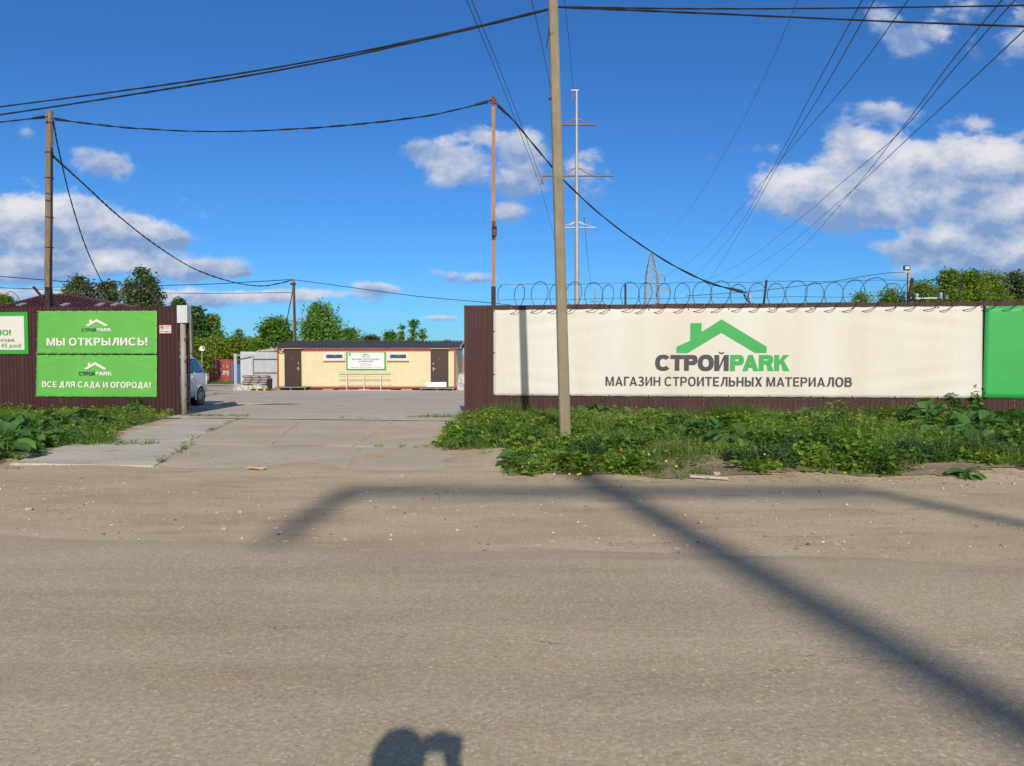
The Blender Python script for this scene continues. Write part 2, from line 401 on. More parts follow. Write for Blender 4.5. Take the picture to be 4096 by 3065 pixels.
pm('dandelion_yellow', (.70,.46,.012), .6, .1, 9)
pm('stem_green', (.08,.14,.03), .6, .15, 9)
pm('cardboard', (.50,.33,.18), .85, .1, 6)
pm('skin', (.42,.24,.17), .6, .05, 4)
pm('jacket', (.03,.035,.05), .8, .1, 8)
pm('hair', (.025,.017,.012), .7, .1, 20)
pm('insulator', (.28,.22,.18), .3, .1, 10)
pm('dry_straw', (.36,.28,.17), .9, .2, 10, tint=.5)
def glassmat(name, col, rough=.04):
    m = bpy.data.materials.new(name); m.use_nodes = True; b = m.node_tree.nodes['Principled BSDF']
    b.inputs['Base Color'].default_value = (*col, 1); b.inputs['Roughness'].default_value = rough; b.inputs['Specular IOR Level'].default_value = .9
    b.inputs['Coat Weight'].default_value = .6; b.inputs['Coat Roughness'].default_value = .03
    MATS[name] = m; return m
def clearmat(name, col, rough=.05):
    """see-through pane: mostly lets light pass, mirrors a bit"""
    m = bpy.data.materials.new(name); m.use_nodes = True; nt = m.node_tree; N = nt.nodes; L = nt.links
    tr = N.new('ShaderNodeBsdfTransparent'); tr.inputs[0].default_value = (*col, 1)
    gl = N.new('ShaderNodeBsdfGlossy'); gl.inputs['Roughness'].default_value = rough
    fr = N.new('ShaderNodeFresnel'); fr.inputs[0].default_value = 1.5
    ms = N.new('ShaderNodeMixShader'); L.new(fr.outputs[0], ms.inputs[0]); L.new(tr.outputs[0], ms.inputs[1]); L.new(gl.outputs[0], ms.inputs[2])
    L.new(ms.outputs[0], N['Material Output'].inputs[0]); MATS[name] = m; return m
glassmat('window_glass', (.06,.09,.14)); glassmat('car_glass', (.025,.04,.045))
def filmmat():
    m = bpy.data.materials.new('plastic_film'); m.use_nodes = True; nt = m.node_tree; N = nt.nodes; L = nt.links
    b = N['Principled BSDF']; b.inputs['Base Color'].default_value = (.55,.55,.56,1); b.inputs['Roughness'].default_value = .22; b.inputs['Specular IOR Level'].default_value = .8
    tc = N.new('ShaderNodeTexCoord'); n = N.new('ShaderNodeTexNoise'); n.inputs['Scale'].default_value = 9; n.inputs['Detail'].default_value = 5; n.inputs['Distortion'].default_value = 2
    L.new(tc.outputs['Object'], n.inputs['Vector']); bp = N.new('ShaderNodeBump'); bp.inputs['Strength'].default_value = 1; bp.inputs['Distance'].default_value = .06
    L.new(n.outputs[0], bp.inputs['Height']); L.new(bp.outputs[0], b.inputs['Normal'])
    rp = N.new('ShaderNodeValToRGB'); rp.color_ramp.elements[0].color = (.28,.27,.27,1); rp.color_ramp.elements[1].color = (.66,.66,.67,1); L.new(n.outputs[0], rp.inputs[0]); L.new(rp.outputs[0], b.inputs['Base Color'])
    MATS['plastic_film'] = m
filmmat()
leafmat('leaf_weed', (0.055,0.125,0.018), (0.260,0.385,0.055), 0.42)
leafmat('leaf_burdock', (0.050,0.138,0.037), (0.131,0.250,0.060), 0.34, .5)
leafmat('leaf_grass', (0.075,0.150,0.030), (0.240,0.330,0.080), 0.41)
leafmat('leaf_fern', (0.035,0.085,0.030), (0.095,0.175,0.060), 0.31)
leafmat('leaf_tree', (0.064,0.160,0.030), (0.213,0.361,0.064), 0.41)
leafmat('leaf_birch', (0.088,0.198,0.044), (0.259,0.420,0.111), 0.41)
leafmat('leaf_poplar', (.055,.095,.040), (.185,.240,.105), .34)
leafmat('leaf_pine', (0.037,0.102,0.037), (0.102,0.204,0.072), 0.21)
leafmat('leaf_hedge', (0.098,0.186,0.023), (0.313,0.391,0.051), 0.44)
leafmat('leaf_young', (0.109,0.202,0.028), (0.295,0.403,0.070), 0.46)
DUST = (.50,.41,.285)
ground_mat('dirt', (.46,.36,.235), (.54,.43,.295), [(9,.30,(.60,.55,.47),.06),(26,.34,(.27,.23,.185),.14),(45,.36,(.62,.56,.46),.10)], dirt=(.395,.30,.20))
ground_mat('asphalt', (.43,.358,.25), (.475,.40,.285), [(52,.52,(.56,.475,.34),.34),(30,.40,(.60,.50,.32),.12),(38,.40,(.50,.46,.40),.12),(78,.40,(.26,.215,.165),.16),(13,.10,(.13,.11,.09),.02)], dirt=(.47,.375,.25), edge=(.49,.385,.255),
           crack=[(4.08,.12,.34,.010,.15,(.53,.43,.275),-9,9),(3.93,.135,.3,.005,-.02,(.20,.165,.125),-1.5,9),(4.40,.09,.36,.008,.06,(.50,.40,.25),-9,-.6),(3.1,-.35,.5,.005,-.03,(.23,.19,.14),.6,5),(5.1,.55,.5,.006,.0,(.24,.2,.15),-2.2,.2)])
ground_mat('slab', (.47,.405,.31), (.53,.455,.35), [(5,.30,(.40,.34,.265),.30),(11,.22,(.36,.31,.24),.14),(30,.32,(.30,.26,.21),.12),(55,.34,(.60,.55,.47),.08)], dirt=(.50,.42,.305))
ground_mat('slab_pale', (.50,.455,.375), (.58,.53,.445), [(30,.34,(.34,.29,.23),.14),(14,.25,(.30,.25,.20),.08)], dirt=(.40,.33,.245))
ground_mat('yard_gravel', (.50,.44,.355), (.56,.495,.40), [(24,.34,(.55,.52,.47),.10),(40,.36,(.27,.245,.21),.12)], dirt=(.40,.34,.265))
ground_mat('mound_soil', (.22,.17,.115), (.33,.265,.185), [(28,.36,(.46,.40,.31),.15),(46,.36,(.12,.09,.06),.2)], dirt=(.20,.15,.10))

# ------------------------------------------------------------------ the setting: ground, road, shoulder, slabs, yard
def grid(xs, ys, zf):
    X, Y = np.meshgrid(xs, ys); Z = zf(X, Y); n = len(xs); m = len(ys)
    v = np.stack([X, Y, Z], -1).reshape(-1,3)
    i = np.arange(n-1)[None,:]; j = np.arange(m-1)[:,None]; a = (j*n+i).reshape(-1)
    mb = MB(); mb.v.append(v); mb.n = len(v); mb.t.append(np.full(len(v), .5)); mb.f.append(np.stack([a, a+1, a+n+1, a+n], -1)); return mb
xs = np.concatenate([[-3000,-900,-300,-140,-80,-50], np.arange(-34, 34.1, .5), [50,80,140,300,900,3000]])
ys = np.concatenate([[-900,-200,-60,-30,-12], np.arange(-6, 8, .5), np.arange(8, 19, .25), np.arange(19, 90, 1.5), [100,130,200,400,1000,3500]])
kind(make('ground', grid(xs, ys, gz), MATS['dirt'], smooth=True), 'structure')
# asphalt road with a ragged, dusty edge
rx = np.arange(-45, 45.1, .12); rg = np.random.default_rng(3)
wig = np.cumsum(rg.normal(0, .018, len(rx))); wig -= np.convolve(wig, np.ones(60)/60, 'same'); wig = wig+.12*np.sin(rx*.8)+.05*np.sin(rx*2.3+1)
edge = 5.82-.12*rx+wig
top = []; rows = [-9.0, -4.0, 0.0, 3.0]
v = []
for i, X in enumerate(rx):
    for r_ in rows: v.append((X, r_-.12*X, .006))
    v.append((X, edge[i]-.35, .006)); v.append((X, edge[i]-.06, .005)); v.append((X, edge[i], -.003))
k = 7; f = [(i*k+j, (i+1)*k+j, (i+1)*k+j+1, i*k+j+1) for i in range(len(rx)-1) for j in range(k-1)]
kind(make('road', MB().add(v, f), MATS['asphalt'], smooth=True), 'structure')
# concrete slabs of the drive, each a low plate with chipped edges
def slab(mb, c, top, th=.05, seed=0, s_in=None):
    rg = np.random.default_rng(seed); pts = []
    for i in range(4):
        a = np.array(c[i], float); b = np.array(c[(i+1)%4], float); n = max(3, int(np.linalg.norm(b-a)/.18))
        nrm = np.array([b[1]-a[1], a[0]-b[0]]); nrm /= np.linalg.norm(nrm)
        for t in np.arange(n)/n: pts.append(a+(b-a)*t+nrm*rg.normal(0, .012))
    cen = np.mean(pts, axis=0); n = len(pts)
    zt_ = lambda p: top-(top+.006)*(1-float(sm(s_in, s_in+.35, p[1]+.12*p[0]))) if s_in else top
    lo = [(p[0]+(p[0]-cen[0])*.012, p[1]+(p[1]-cen[1])*.04, -.012) for p in pts]; rim = [(p[0], p[1], zt_(p)-.003) for p in pts]
    up = [(cen[0]+(p[0]-cen[0])*.985, cen[1]+(p[1]-cen[1])*.975, zt_(p)+.0) for p in pts]; up2 = [(cen[0]+(p[0]-cen[0])*.75, cen[1]+(p[1]-cen[1])*.72, top) for p in pts]
    q = lambda a, b: [(a*n+i, a*n+(i+1)%n, b*n+(i+1)%n, b*n+i) for i in range(n)]
    mb.add(lo+rim+up+up2, q(0,1)+q(1,2)+q(2,3)+[tuple(3*n+i for i in range(n))])
mb = MB()
mbp = MB()
def row(L0, L1, s0, s1, seed, tops):
    for i in range(len(L0)-1):
        a, b = L0[i], L0[i+1]; c, d = L1[i], L1[i+1]; g = .03
        slab(mb if i else mbp, [(a+g, s0-.12*a+g), (b-g, s0-.12*b+g), (d-g, s1-.12*d-g), (c+g, s1-.12*c-g)], tops[i], seed=seed+i, s_in=s0 if s0 < 10 and i else None)
row([-7.15,-4.93,-2.2,1.6],[-7.75,-5.52,-2.55,1.2], 9.55, 12.08, 1, [.016,.007,.005])
row([-7.35,-5.75,-4.12,-2.68,-.6],[-8.1,-6.62,-5.05,-2.76,-.95], 12.14, 17.22, 9, [.012,.007,.008,.007])
kind(make('driveway_slabs', mb, MATS['slab']), 'structure'); kind(make('pale_slabs', mbp, MATS['slab_pale']), 'structure')
mb = grid(np.arange(-36, 4.1, 1.0), np.arange(16.9, 74, .8), lambda X, Y: gz(X, Y)+.02)
mb.v[0][:,1] -= .12*np.clip(mb.v[0][:,0], -14, 6)*(mb.v[0][:,1] < 24); mb.v[0][:,2] = gz(mb.v[0][:,0], mb.v[0][:,1])+.022
kind(make('yard', mb, MATS['yard_gravel'], smooth=True), 'structure')
# dark soil bank under the weeds, a sheet just above the ground
def bank(poly_fn, xs, ys):
    mb = grid(xs, ys, lambda X, Y: gz(X, Y)+.012); v = mb.v[0]
    ins = poly_fn(v[:,0], v[:,1]); q = mb.f[0]; mb.f[0] = q[ins[q].all(1)]; return mb
def in_right(X, Y):
    X = np.asarray(X, float); Y = np.asarray(Y, float); s = Y+.12*X
    fr = np.where(X < -.08, 11.75, 9.25+.125*np.clip(X, 0, 9)+.12*np.sin(2.1*X)+.07*np.sin(5.3*X))
    return (s > fr) & (s < 17.75) & (X > -1.25+.03*(Y-12)*np.sin(Y*2)) & (X < 14)
def in_left(X, Y):
    X = np.asarray(X, float); Y = np.asarray(Y, float)
    xr = np.interp(Y, [9.9,10.2,12.2,12.8,14.6,18.2], [-7.6,-7.2,-7.75,-6.95,-7.85,-8.5])
    return (Y > 9.95) & (Y < 17.0-.185*X) & (X < xr) & (X > -16)
mb = bank(in_right, np.arange(-1.5, 14.5, .12), np.arange(7, 18.5, .12))
kind(make('soil_bank', mb, MATS['mound_soil'], smooth=True), 'structure')
mb = bank(in_left, np.arange(-16.2, -6.5, .15), np.arange(9.5, 20, .15))
kind(make('soil_bank', mb, MATS['mound_soil'], smooth=True), 'structure')
# concrete footing strip below the fence
mb = MB()
for i in range(9):
    x0 = -1.15+i*1.75; x1 = x0+1.7
    mb.prism([(x0, fence_y(x0)-.42, -.05),(x1, fence_y(x1)-.42, -.05),(x1, fence_y(x1)-.05, -.05),(x0, fence_y(x0)-.05, -.05)], (0,0,0), (0,0,.08+.02*(i%2)))
for i in range(5):
    x1 = -8.6-i*1.5; x0 = x1-1.46
    mb.prism([(x0, fence_y(x0)-.40, -.05),(x1, fence_y(x1)-.40, -.05),(x1, fence_y(x1)-.05, -.05),(x0, fence_y(x0)-.05, -.05)], (0,0,0), (0,0,.09))
kind(make('fence_footing', mb, MATS['slab']), 'structure')

# ------------------------------------------------------------------ lettering: own block alphabet, every letter built of flat strokes
class Glyphs:
    """letters in units of cap height; w = stem width, h = thickness of horizontals"""
    def __init__(s, w=.2, h=None, wide=1.0): s.w = w; s.h = h or w*.82; s.k = wide
    def rect(s, x0, y0, x1, y1): return [(x0,y0),(x1,y0),(x1,y1),(x0,y1)]
    def arc(s, cx, cy, rx, ry, a0, a1, e=2.35, wx=None, wy=None):
        """band of a superellipse between two angles, as quads"""
        wx = s.w if wx is None else wx; wy = s.h if wy is None else wy; n = max(6, int(abs(a1-a0)/11)); q = []
        def pt(a, RX, RY):
            c_, s_ = cos(radians(a)), sin(radians(a)); return (cx+RX*math.copysign(abs(c_)**(2/e), c_), cy+RY*math.copysign(abs(s_)**(2/e), s_))
        for i in range(n):
            A = a0+(a1-a0)*i/n; B = a0+(a1-a0)*(i+1)/n
            q.append([pt(A,rx,ry), pt(B,rx,ry), pt(B,rx-wx,ry-wy), pt(A,rx-wx,ry-wy)])
        return q
    def bowl(s, x0, y0, x1, y1):
        """right half bowl with straight top and bottom arms starting at x0"""
        ry = (y1-y0)/2; rx = min(ry*1.0, (x1-x0)*.62); cx = x1-rx; cy = (y0+y1)/2
        return [s.rect(x0, y1-s.h, cx, y1), s.rect(x0, y0, cx, y0+s.h)]+s.arc(cx, cy, rx, ry, 90, -90)
    def get(s, ch):
        w, h = s.w, s.h; R = s.rect; k = s.k
        def st(x, y0=0, y1=1): return R(x, y0, x+w, y1)
        low = ch in 'егоднйя'
        if low:
            g, W = s.get({'е':'e','о':'О'}.get(ch, ch.upper())) if ch != 'й' else s.get('Й')
            f = .74; return [[(x*f/ (1 if ch!='е' else 1), y*f) for x, y in q] for q in g], W*f
        if ch in 'СC': W = .93*k; return s.arc(W/2,.5,W/2,.52,38,322), W
        if ch in 'ОO': W = .92*k; return s.arc(W/2,.5,W/2,.52,0,360), W
        if ch == '0': W = .62*k; return s.arc(W/2,.5,W/2,.52,0,360), W
        if ch in 'ТT': W = .78*k; return [R(0,1-h,W,1), st(W/2-w/2,0,1-h)], W
        if ch in 'РP': W = .78*k; return [st(0)]+s.bowl(w,.36,W,1), W
        if ch == 'R': W = .84*k; return [st(0)]+s.bowl(w,.40,W-.03,1)+[[(W*.52,.45),(W*.52+w*.9,.45),(W,0),(W-w*1.2,0)]], W
        if ch in 'АA': W = .92*k; a = w*1.06; return [[(0,0),(a,0),(W/2+a*.42,1),(W/2-a*.42,1)],[(W-a,0),(W,0),(W/2+a*.42,1),(W/2-a*.42,1)],R(W*.22,.2,W*.78,.2+h*.9)], W
        if ch in 'КK': W = .84*k; return [st(0),[(w,.34),(w,.66),(W-w*1.22,1),(W,1)],[(w+(W-w)*.18,.505),(w+(W-w)*.46,.66),(W+.03,0),(W-w*1.25,0)]], W
        if ch in 'ИЙ':
            W = .82*k; g = [st(0),st(W-w),[(w,.02),(w,.30),(W-w,.98),(W-w,.70)]]
            if ch == 'Й': g += s.arc(W/2,1.20,.19,.15,180,360,2,.085,.085)
            return g, W
        if ch in 'НH': W = .82*k; return [st(0),st(W-w),R(w,.5-h/2,W-w,.5+h/2)], W
        if ch in 'МM': W = 1.02*k; return [st(0),st(W-w),[(w*.5,1),(w*1.25,1),(W/2+w*.38,0),(W/2-w*.38,0)],[(W-w*1.25,1),(W-w*.5,1),(W/2+w*.38,0),(W/2-w*.38,0)]], W
        if ch == 'Ь': W = .76*k; return [st(0)]+s.bowl(w,0,W,.62), W
        if ch == 'Ы': W = .74*k; return [st(0)]+s.bowl(w,0,W,.62)+[st(W+.07)], W+.07+w
        if ch in 'ЛД':
            W = .86*k; b = 0 if ch == 'Л' else h; x0 = 0 if ch == 'Л' else .08
            g = [st(W-w-x0,b),R(.30*k,1-h,W-w-x0,1),[(.22*k,.42),(.22*k+w,.36),(.30*k+w*.9,1-h),(.30*k,1)],[(x0,b),(x0+w*1.05,b),(.22*k+w,.36),(.22*k,.42)]]
            if ch == 'Д': g += [R(0,0,W,h),R(0,-.17,w*.8,0),R(W-w*.8,-.17,W,0)]
            return g, W
        if ch in 'ЕE': W = .70*k; return [st(0),R(w,1-h,W,1),R(w,0,W,h),R(w,.5-h/2,W*.93,.5+h/2)], W
        if ch in 'ВB': W = .80*k; return [st(0)]+s.bowl(w,.49,W-.04,1)+s.bowl(w,0,W,.49+h), W
        if ch == 'Б': W = .76*k; return [st(0),R(w,1-h,W-.05,1)]+s.bowl(w,0,W,.62), W
        if ch == 'Я': g, W = s.get('R'); return [[(W-x,y) for x, y in q][::-1] for q in g], W
        if ch == 'Г': W = .64*k; return [st(0),R(w,1-h,W,1)], W
        if ch == 'П': W = .80*k; return [st(0),st(W-w),R(w,1-h,W-w,1)], W
        if ch == 'Ш': W = 1.1*k; return [st(0),st(W/2-w/2),st(W-w),R(0,0,W,h)], W
        if ch == 'У': W = .84*k; return [[(0,1),(w*1.1,1),(W*.5+w*.4,.30),(W*.5-w*.4,.36)],[(W-w*1.1,1),(W,1),(W*.40+w*.3,0),(W*.40-w*.9,0)]], W
        if ch == 'Ф': W = .98*k; return s.arc(W/2,.52,W/2,.36,0,360)+[st(W/2-w/2)], W
        if ch == 'З': W = .74*k; return s.arc(W*.45,.75,W*.48,.27,150,-75)+s.arc(W*.45,.27,W*.54,.29,75,-150)+[R(W*.3,.5-h/2,W*.55,.5+h/2)], W
        if ch in 'ХXx':
            W = .84*k; a = w*1.2; g = [[(0,0),(a,0),(W,1),(W-a,1)],[(W-a,0),(W,0),(a,1),(0,1)]]
            if ch == 'x': g = [[(x*.8,y*.72) for x, y in q] for q in g]; W *= .8
            return g, W
        if ch == '!': return [[(0,.30),(w,.30),(w*1.15,1),(-w*.15,1)],R(0,0,w,.2)], w
        if ch == ',': return [[(0,.16),(w,.16),(w,0),(w*.3,-.2),(0,-.2),(w*.45,0),(0,0)]], w
        if ch == ':': return [R(0,0,w,w),R(0,.5,w,.5+w)], w
        if ch == '-': return [R(0,.4,.3,.4+h)], .3
        if ch == 'e': W = .80*k; return s.arc(W/2,.5,W/2,.52,-40,-360)+[R(w*.8,.45,W-w*.5,.45+h*.9)], W
        if ch == 't': W = .42; return [st(.12,.1,.95),R(0,.72-h*.7,W,.72),R(.12,0,W,h)], W
        if ch == '1': W = .42; return [st(W-w),[(0,.72),(W-w,1),(W-w,.78),(0,.55)]], W
        if ch == '4': W = .72; return [st(W-w-.1),R(0,.22,W,.22+h),[(0,.22+h),(w*1.1,.22+h),(W-w-.1,.85),(W-w-.1,1),(W-w-.2,1)]], W
        if ch == '5': W = .68; return [R(.08,1-h,W-.04,1),[(.08,1),(.08+w*.85,1),(w*.85,.45),(0,.45)]]+s.arc(W/2,.32,W/2,.34,120,-150), W
        if ch == '7': W = .64; return [R(0,1-h,W,1),[(W-w*1.1,1-h),(W,1-h),(W*.3+w,0),(W*.3,0)]], W
        if ch == '8': W = .68; return s.arc(W/2,.76,W*.45,.26,0,360)+s.arc(W/2,.27,W/2,.29,0,360), W
        if ch == 'D': W = .8*k; return [st(0)]+s.bowl(w,0,W,1), W
        return [], .34
KERN = {'PA': -.13, 'ГА': -.12, 'АТ': -.08, 'АЗ': -.03, 'ЛА': -.02, 'ТР': -.02, 'ДА': -.02, 'ГО': -.07, 'РО': -.02, 'СТ': -.09, 'AR': -.03}
def lettering(text, G, frame, x0, x1, y0, y1, gap=.11, z=.004):
    """MB of flat letters: text fitted to x0..x1 and y0..y1 of a sign frame (origin, ux, uz, normal)"""
    o, ux, uz, nn = [np.array(q, float) for q in frame]
    adv = 0; parts = []
    for i, ch in enumerate(text):
        g, W = G.get(ch); adv += KERN.get(text[i-1:i+1], 0) if i else 0
        parts.append((adv, g)); adv += W+(gap if ch != ' ' else 0)
    adv -= gap; kx = (x1-x0)/adv; ky = (y1-y0); mb = MB(); c = 0; words = [MB()]
    for a, g in parts:
        if not g: words.append(MB())
        for q in g:
            zz = z+.00012*(c % 17); c += 1
            pts = [o+ux*(x0+(a+p[0])*kx)+uz*(y0+p[1]*ky)+nn*zz for p in q]
            mb.add(pts, [tuple(range(len(pts)))]); words[-1].add(pts, [tuple(range(len(pts)))])
    mb.words = [q for q in words if q.n]
    return mb
ROOF = [(-1,-.02),(-1,.17),(-.69,.36),(-.69,.89),(-.44,.89),(-.44,.62),(0,.96+.04),(1,.17),(1,-.02),(.75,-.02),(0,.595),(-.75,-.02)]
def roof_mark(frame, cx, cy, hw, hh, z=.005):
    o, ux, uz, nn = [np.array(q, float) for q in frame]; mb = MB()
    p = lambda x, y: o+ux*(cx+x*hw)+uz*(cy+y*hh)+nn*z
    R = ROOF
    for q in ([R[0],R[1],R[2],R[11]], [R[2],R[5],(0,.595),R[11]], [R[2],R[3],R[4],R[5]], [R[5],R[6],R[10]], [R[6],R[7],R[9],R[10]], [R[7],R[8],R[9]]):
        pts = [p(*a) for a in q]; mb.add(pts, [tuple(range(len(pts)))])
    return mb

# ------------------------------------------------------------------ street fences of brown profiled sheet
def sheet(mb, p0, p1, z0, z1, pitch=.115, depth=.009, off=0, tint=None):
    """trapezoid profile between two ground points, ribs vertical"""
    p0 = np.array(p0[:2], float); p1 = np.array(p1[:2], float); Ln = np.linalg.norm(p1-p0); u = (p1-p0)/Ln; n = np.array([u[1], -u[0]])
    prof = [(0,0),(.045,0),(.058,1),(.098,1),(.115,0)]; pts = []
    i = 0
    while i*pitch < Ln:
        for a, d in prof[:-1]:
            t = i*pitch+a*pitch/.115
            if t <= Ln: pts.append((t, d*depth))
        i += 1
    pts.append((Ln, 0))
    lo = []; hi = []
    for t, d in pts:
        q = p0+u*t-n*(d-off); lo.append((q[0], q[1], z0)); hi.append((q[0], q[1], z1))
    m = len(pts); f = [(j, j+1, j+1+m, j+m) for j in range(m-1)]
    return mb.add(lo+hi, f)
FH = 2.775
fr = thing('sheet_fence', 'long brown profiled sheet fence right of the gateway, carrying the white banner', 'fence', (-1.17, fence_y(-1.17), 0))
Xs = np.arange(-1.17, 15.2, 1.15)
for i in range(len(Xs)-1):
    a, b = Xs[i], Xs[i+1]-.004
    sh = make('sheet_panel', sheet(MB(), (a, fence_y(a)-.004*(i%2)), (b, fence_y(b)-.004*(i%2)), .02 if i else -.02, FH+.012*random.uniform(-1,1)), MATS['brown_sheet'], fr)
    sc_ = MB()
    for zz in (.42, 1.35, 2.3):
        for k in range(3):
            X = a+.12+k*.46; sc_.cyl((X, fence_y(X)-.003, zz), (X, fence_y(X)-.018, zz), .011, n=6)
    make('screw', sc_, MATS['screw_dark'], sh); sh.children[0]['kind'] = 'stuff'
    sh.children[0].name = 'screws'
mb = MB()
for zz in (.45, 2.35): mb.bar((-1.15, fence_y(-1.15)+.05, zz), (15, fence_y(15)+.05, zz), .04, .04)
make('rail', mb, MATS['dark_rust'], fr)
mb = MB(); mb.bar((-1.155, fence_y(-1.155)+.02, .0), (-1.155, fence_y(-1.155)+.02, FH), .06, .06); make('end_post', mb, MATS['brown_sheet'], fr)
# slanted brackets holding the razor wire
def bracket(x, y, x2, y2, Y, par, w=.045):
    mb = MB(); a = P(x, y, Y); b = P(x2, y2, Y); mb.bar(a, b, w, w*.8); mb.bar((a.x, a.y+.02, a.z-.5), a, w, w); return make('wire_bracket', mb, MATS['dark_rust'], par)
bracket(1351, 659, 1351, 614, 18.1, fr); bracket(1650, 655, 1656, 605, 17.75, fr); bracket(1962, 650, 1971, 601, 17.3, fr, .055)
fl = thing('sheet_fence', 'brown profiled sheet fence left of the gateway, hung with green signs', 'fence', (-8.45, fence_y(-8.45), 0))
XL = np.arange(-8.45, -17.0, -1.15)
for i in range(len(XL)-1):
    a, b = XL[i+1]+.004, XL[i]
    sh = make('sheet_panel', sheet(MB(), (a, fence_y(a)-.004*(i%2)), (b, fence_y(b)-.004*(i%2)), .02, 2.80+.008*random.uniform(-1,1)), MATS['brown_sheet_dusty'], fl)
mb = MB()
for zz in (.45, 2.35): mb.bar((-8.5, fence_y(-8.5)+.05, zz), (-16.5, fence_y(-16.5)+.05, zz), .04, .04)
make('rail', mb, MATS['dark_rust'], fl)
bracket(102, 655, 72, 620, 19.72, fl, .06); bracket(345, 655, 318, 622, 19.12, fl, .06)
# razor wire coils
def coil(name, label, X0, X1, zc, r, pitch, seed, par_y, loops=1, wide=.25):
    rg = np.random.default_rng(seed); mb = MB(); bb = MB()
    for q in range(loops):
        n = int((X1-X0)/pitch*26); t = np.linspace(0, (X1-X0)/pitch*2*pi, n)+q*pi
        jit = np.interp(t, np.arange(0, t.max()+7, pi), rg.normal(0, 1, int((t.max()+7)/pi)+2)[:len(np.arange(0, t.max()+7, pi))])
        rr = r*(1+.045*jit); a = -wide*(1+.22*jit)
        X = X0+(t-q*pi)/(2*pi)*pitch+a*np.sin(t)+.035*jit; z = zc+rr*np.cos(t)*1.0+.03*jit; Y = np.array([par_y(x) for x in X])+rr*.75*np.sin(t)-.03
        pts = np.stack([X, Y, z], -1); mb.tube(pts, .0060, 4, False)
        seg = np.cumsum(np.r_[0, np.linalg.norm(np.diff(pts, axis=0), axis=1)])
        for d in np.arange(.02, seg[-1], .052):
            p = np.array([np.interp(d, seg, pts[:,i]) for i in range(3)]); p2 = np.array([np.interp(d+.02, seg, pts[:,i]) for i in range(3)])
            e = p2-p; e /= np.linalg.norm(e)+1e-9; s_ = np.cross(e, (0,1,0)); s_ /= np.linalg.norm(s_)+1e-9
            m_ = (p+p2)/2; bb.add([p-e*.006, m_+s_*.017, p2+e*.006, m_-s_*.017], [(0,1,2,3)])
    t_ = thing(name, label, 'razor wire', (X0, par_y(X0), zc-r))
    make('coil_wire', mb, MATS['wire_grey'], t_); o = make('barbs', bb, MATS['wire_grey'], t_); o['kind'] = 'stuff'
    w = MB()
    for dz, dr in ((r*.97, 0), (-.02, .02)):
        pts = [(x, par_y(x)+.04, zc+dz+.012*sin(x*3.1+dz)) for x in np.arange(X0-.1, X1, .3)]
        w.tube(pts, .0045, 4, False)
    make('tension_wire', w, MATS['wire_grey'], t_)
    return t_
coil('razor_wire', 'coils of rusty razor wire running along the top of the bannered fence', -.22, 14.2, 2.93, .355, .43, 5, lambda x: fence_y(x))
coil('razor_wire', 'loose razor wire loops above the fence with the green signs', -15.5, -9.2, 3.0, .34, 1.1, 8, lambda x: fence_y(x)+.1)

# ------------------------------------------------------------------ banners and signs
def sign_frame(xa, off):
    """frame of a board hung on the fence: origin at X = xa, z = 0"""
    s_ = -.117 if xa > -4 else -.185
    u = np.array([1, s_, 0.]); u /= np.linalg.norm(u); n = np.array([u[1], -u[0], 0.])
    o = np.array([xa, fence_y(xa), 0.])+n*(off+.012); return o, u, np.array([0,0,1.]), n
def on_fence(frame, x, y):
    """photo pixel (2212 scale) -> coordinates along the board"""
    o, u, w, n = frame; d = np.array(ray(x*S, y*S)); c = np.array([0,0,CAMZ]); k = np.dot(o-c, n)/np.dot(d, n); p = c+d*k-o
    return float(np.dot(p, u)), float(p[2])
def banner(name, label, cat, frame, corners, mat, seed=0, rip=.012, nx=60, nz=20, group=None, thick=.004):
    """hung sheet with small ripples; corners: bl, br, tr, tl in board coordinates"""
    o, u, w, n = frame; rg = np.random.default_rng(seed); bl, br, tr, tl = [np.array(c) for c in corners]
    ph = rg.uniform(0, 6.28, 8); front = []; back = []
    for j in range(nz+1):
        for i in range(nx+1):
            s_, t_ = i/nx, j/nz; q = (bl*(1-s_)+br*s_)*(1-t_)+(tl*(1-s_)+tr*s_)*t_
            ed = min(1, 14*min(s_, 1-s_, t_*.6, (1-t_)*.6)+.15)
            dz = 0
            cnr = sum(np.exp(-(((s_-a)*4)**2+((t_-b)*3)**2))*sin(30*((s_-a)*(1 if b else -1)*(1 if a else -1)*.8+(t_-b)*1.1)+ph[k]) for k, (a, b) in enumerate(((0,0),(1,0),(1,1),(0,1))))
            d = .006+rip*ed*(.35*sin(7*s_+ph[4])*sin(3*t_+ph[5])+.55*cnr+.25*sin(23*s_+3*t_+ph[6]))+rip*.5
            # scalloped rim between the fixings
            k = q[0]; q2 = q.copy()
            if j == 0: q2[1] += .011*abs(sin(pi*s_*nx/5))
            if j == nz: q2[1] -= .011*abs(sin(pi*s_*nx/5))
            front.append(o+u*q2[0]+w*q2[1]+n*max(d, .002)); back.append(o+u*q2[0]+w*q2[1]+n*(max(d, .002)-thick))
    m = nx+1; f = [(j*m+i, j*m+i+1, (j+1)*m+i+1, (j+1)*m+i) for j in range(nz) for i in range(nx)]; N_ = len(front)
    rim = [i for i in range(m)]+[j*m+nx for j in range(1, nz+1)]+[nz*m+i for i in range(nx-1, -1, -1)]+[j*m for j in range(nz-1, 0, -1)]
    fb = [tuple(a+N_ for a in q[::-1]) for q in f]+[(rim[i], rim[i]+N_, rim[(i+1)%len(rim)]+N_, rim[(i+1)%len(rim)]) for i in range(len(rim))]
    t = thing(name, label, cat, tuple(o+u*bl[0]+w*bl[1]), group)
    make('banner_sheet', MB().add(front+back, f+fb), mat, t, smooth=True)
    return t
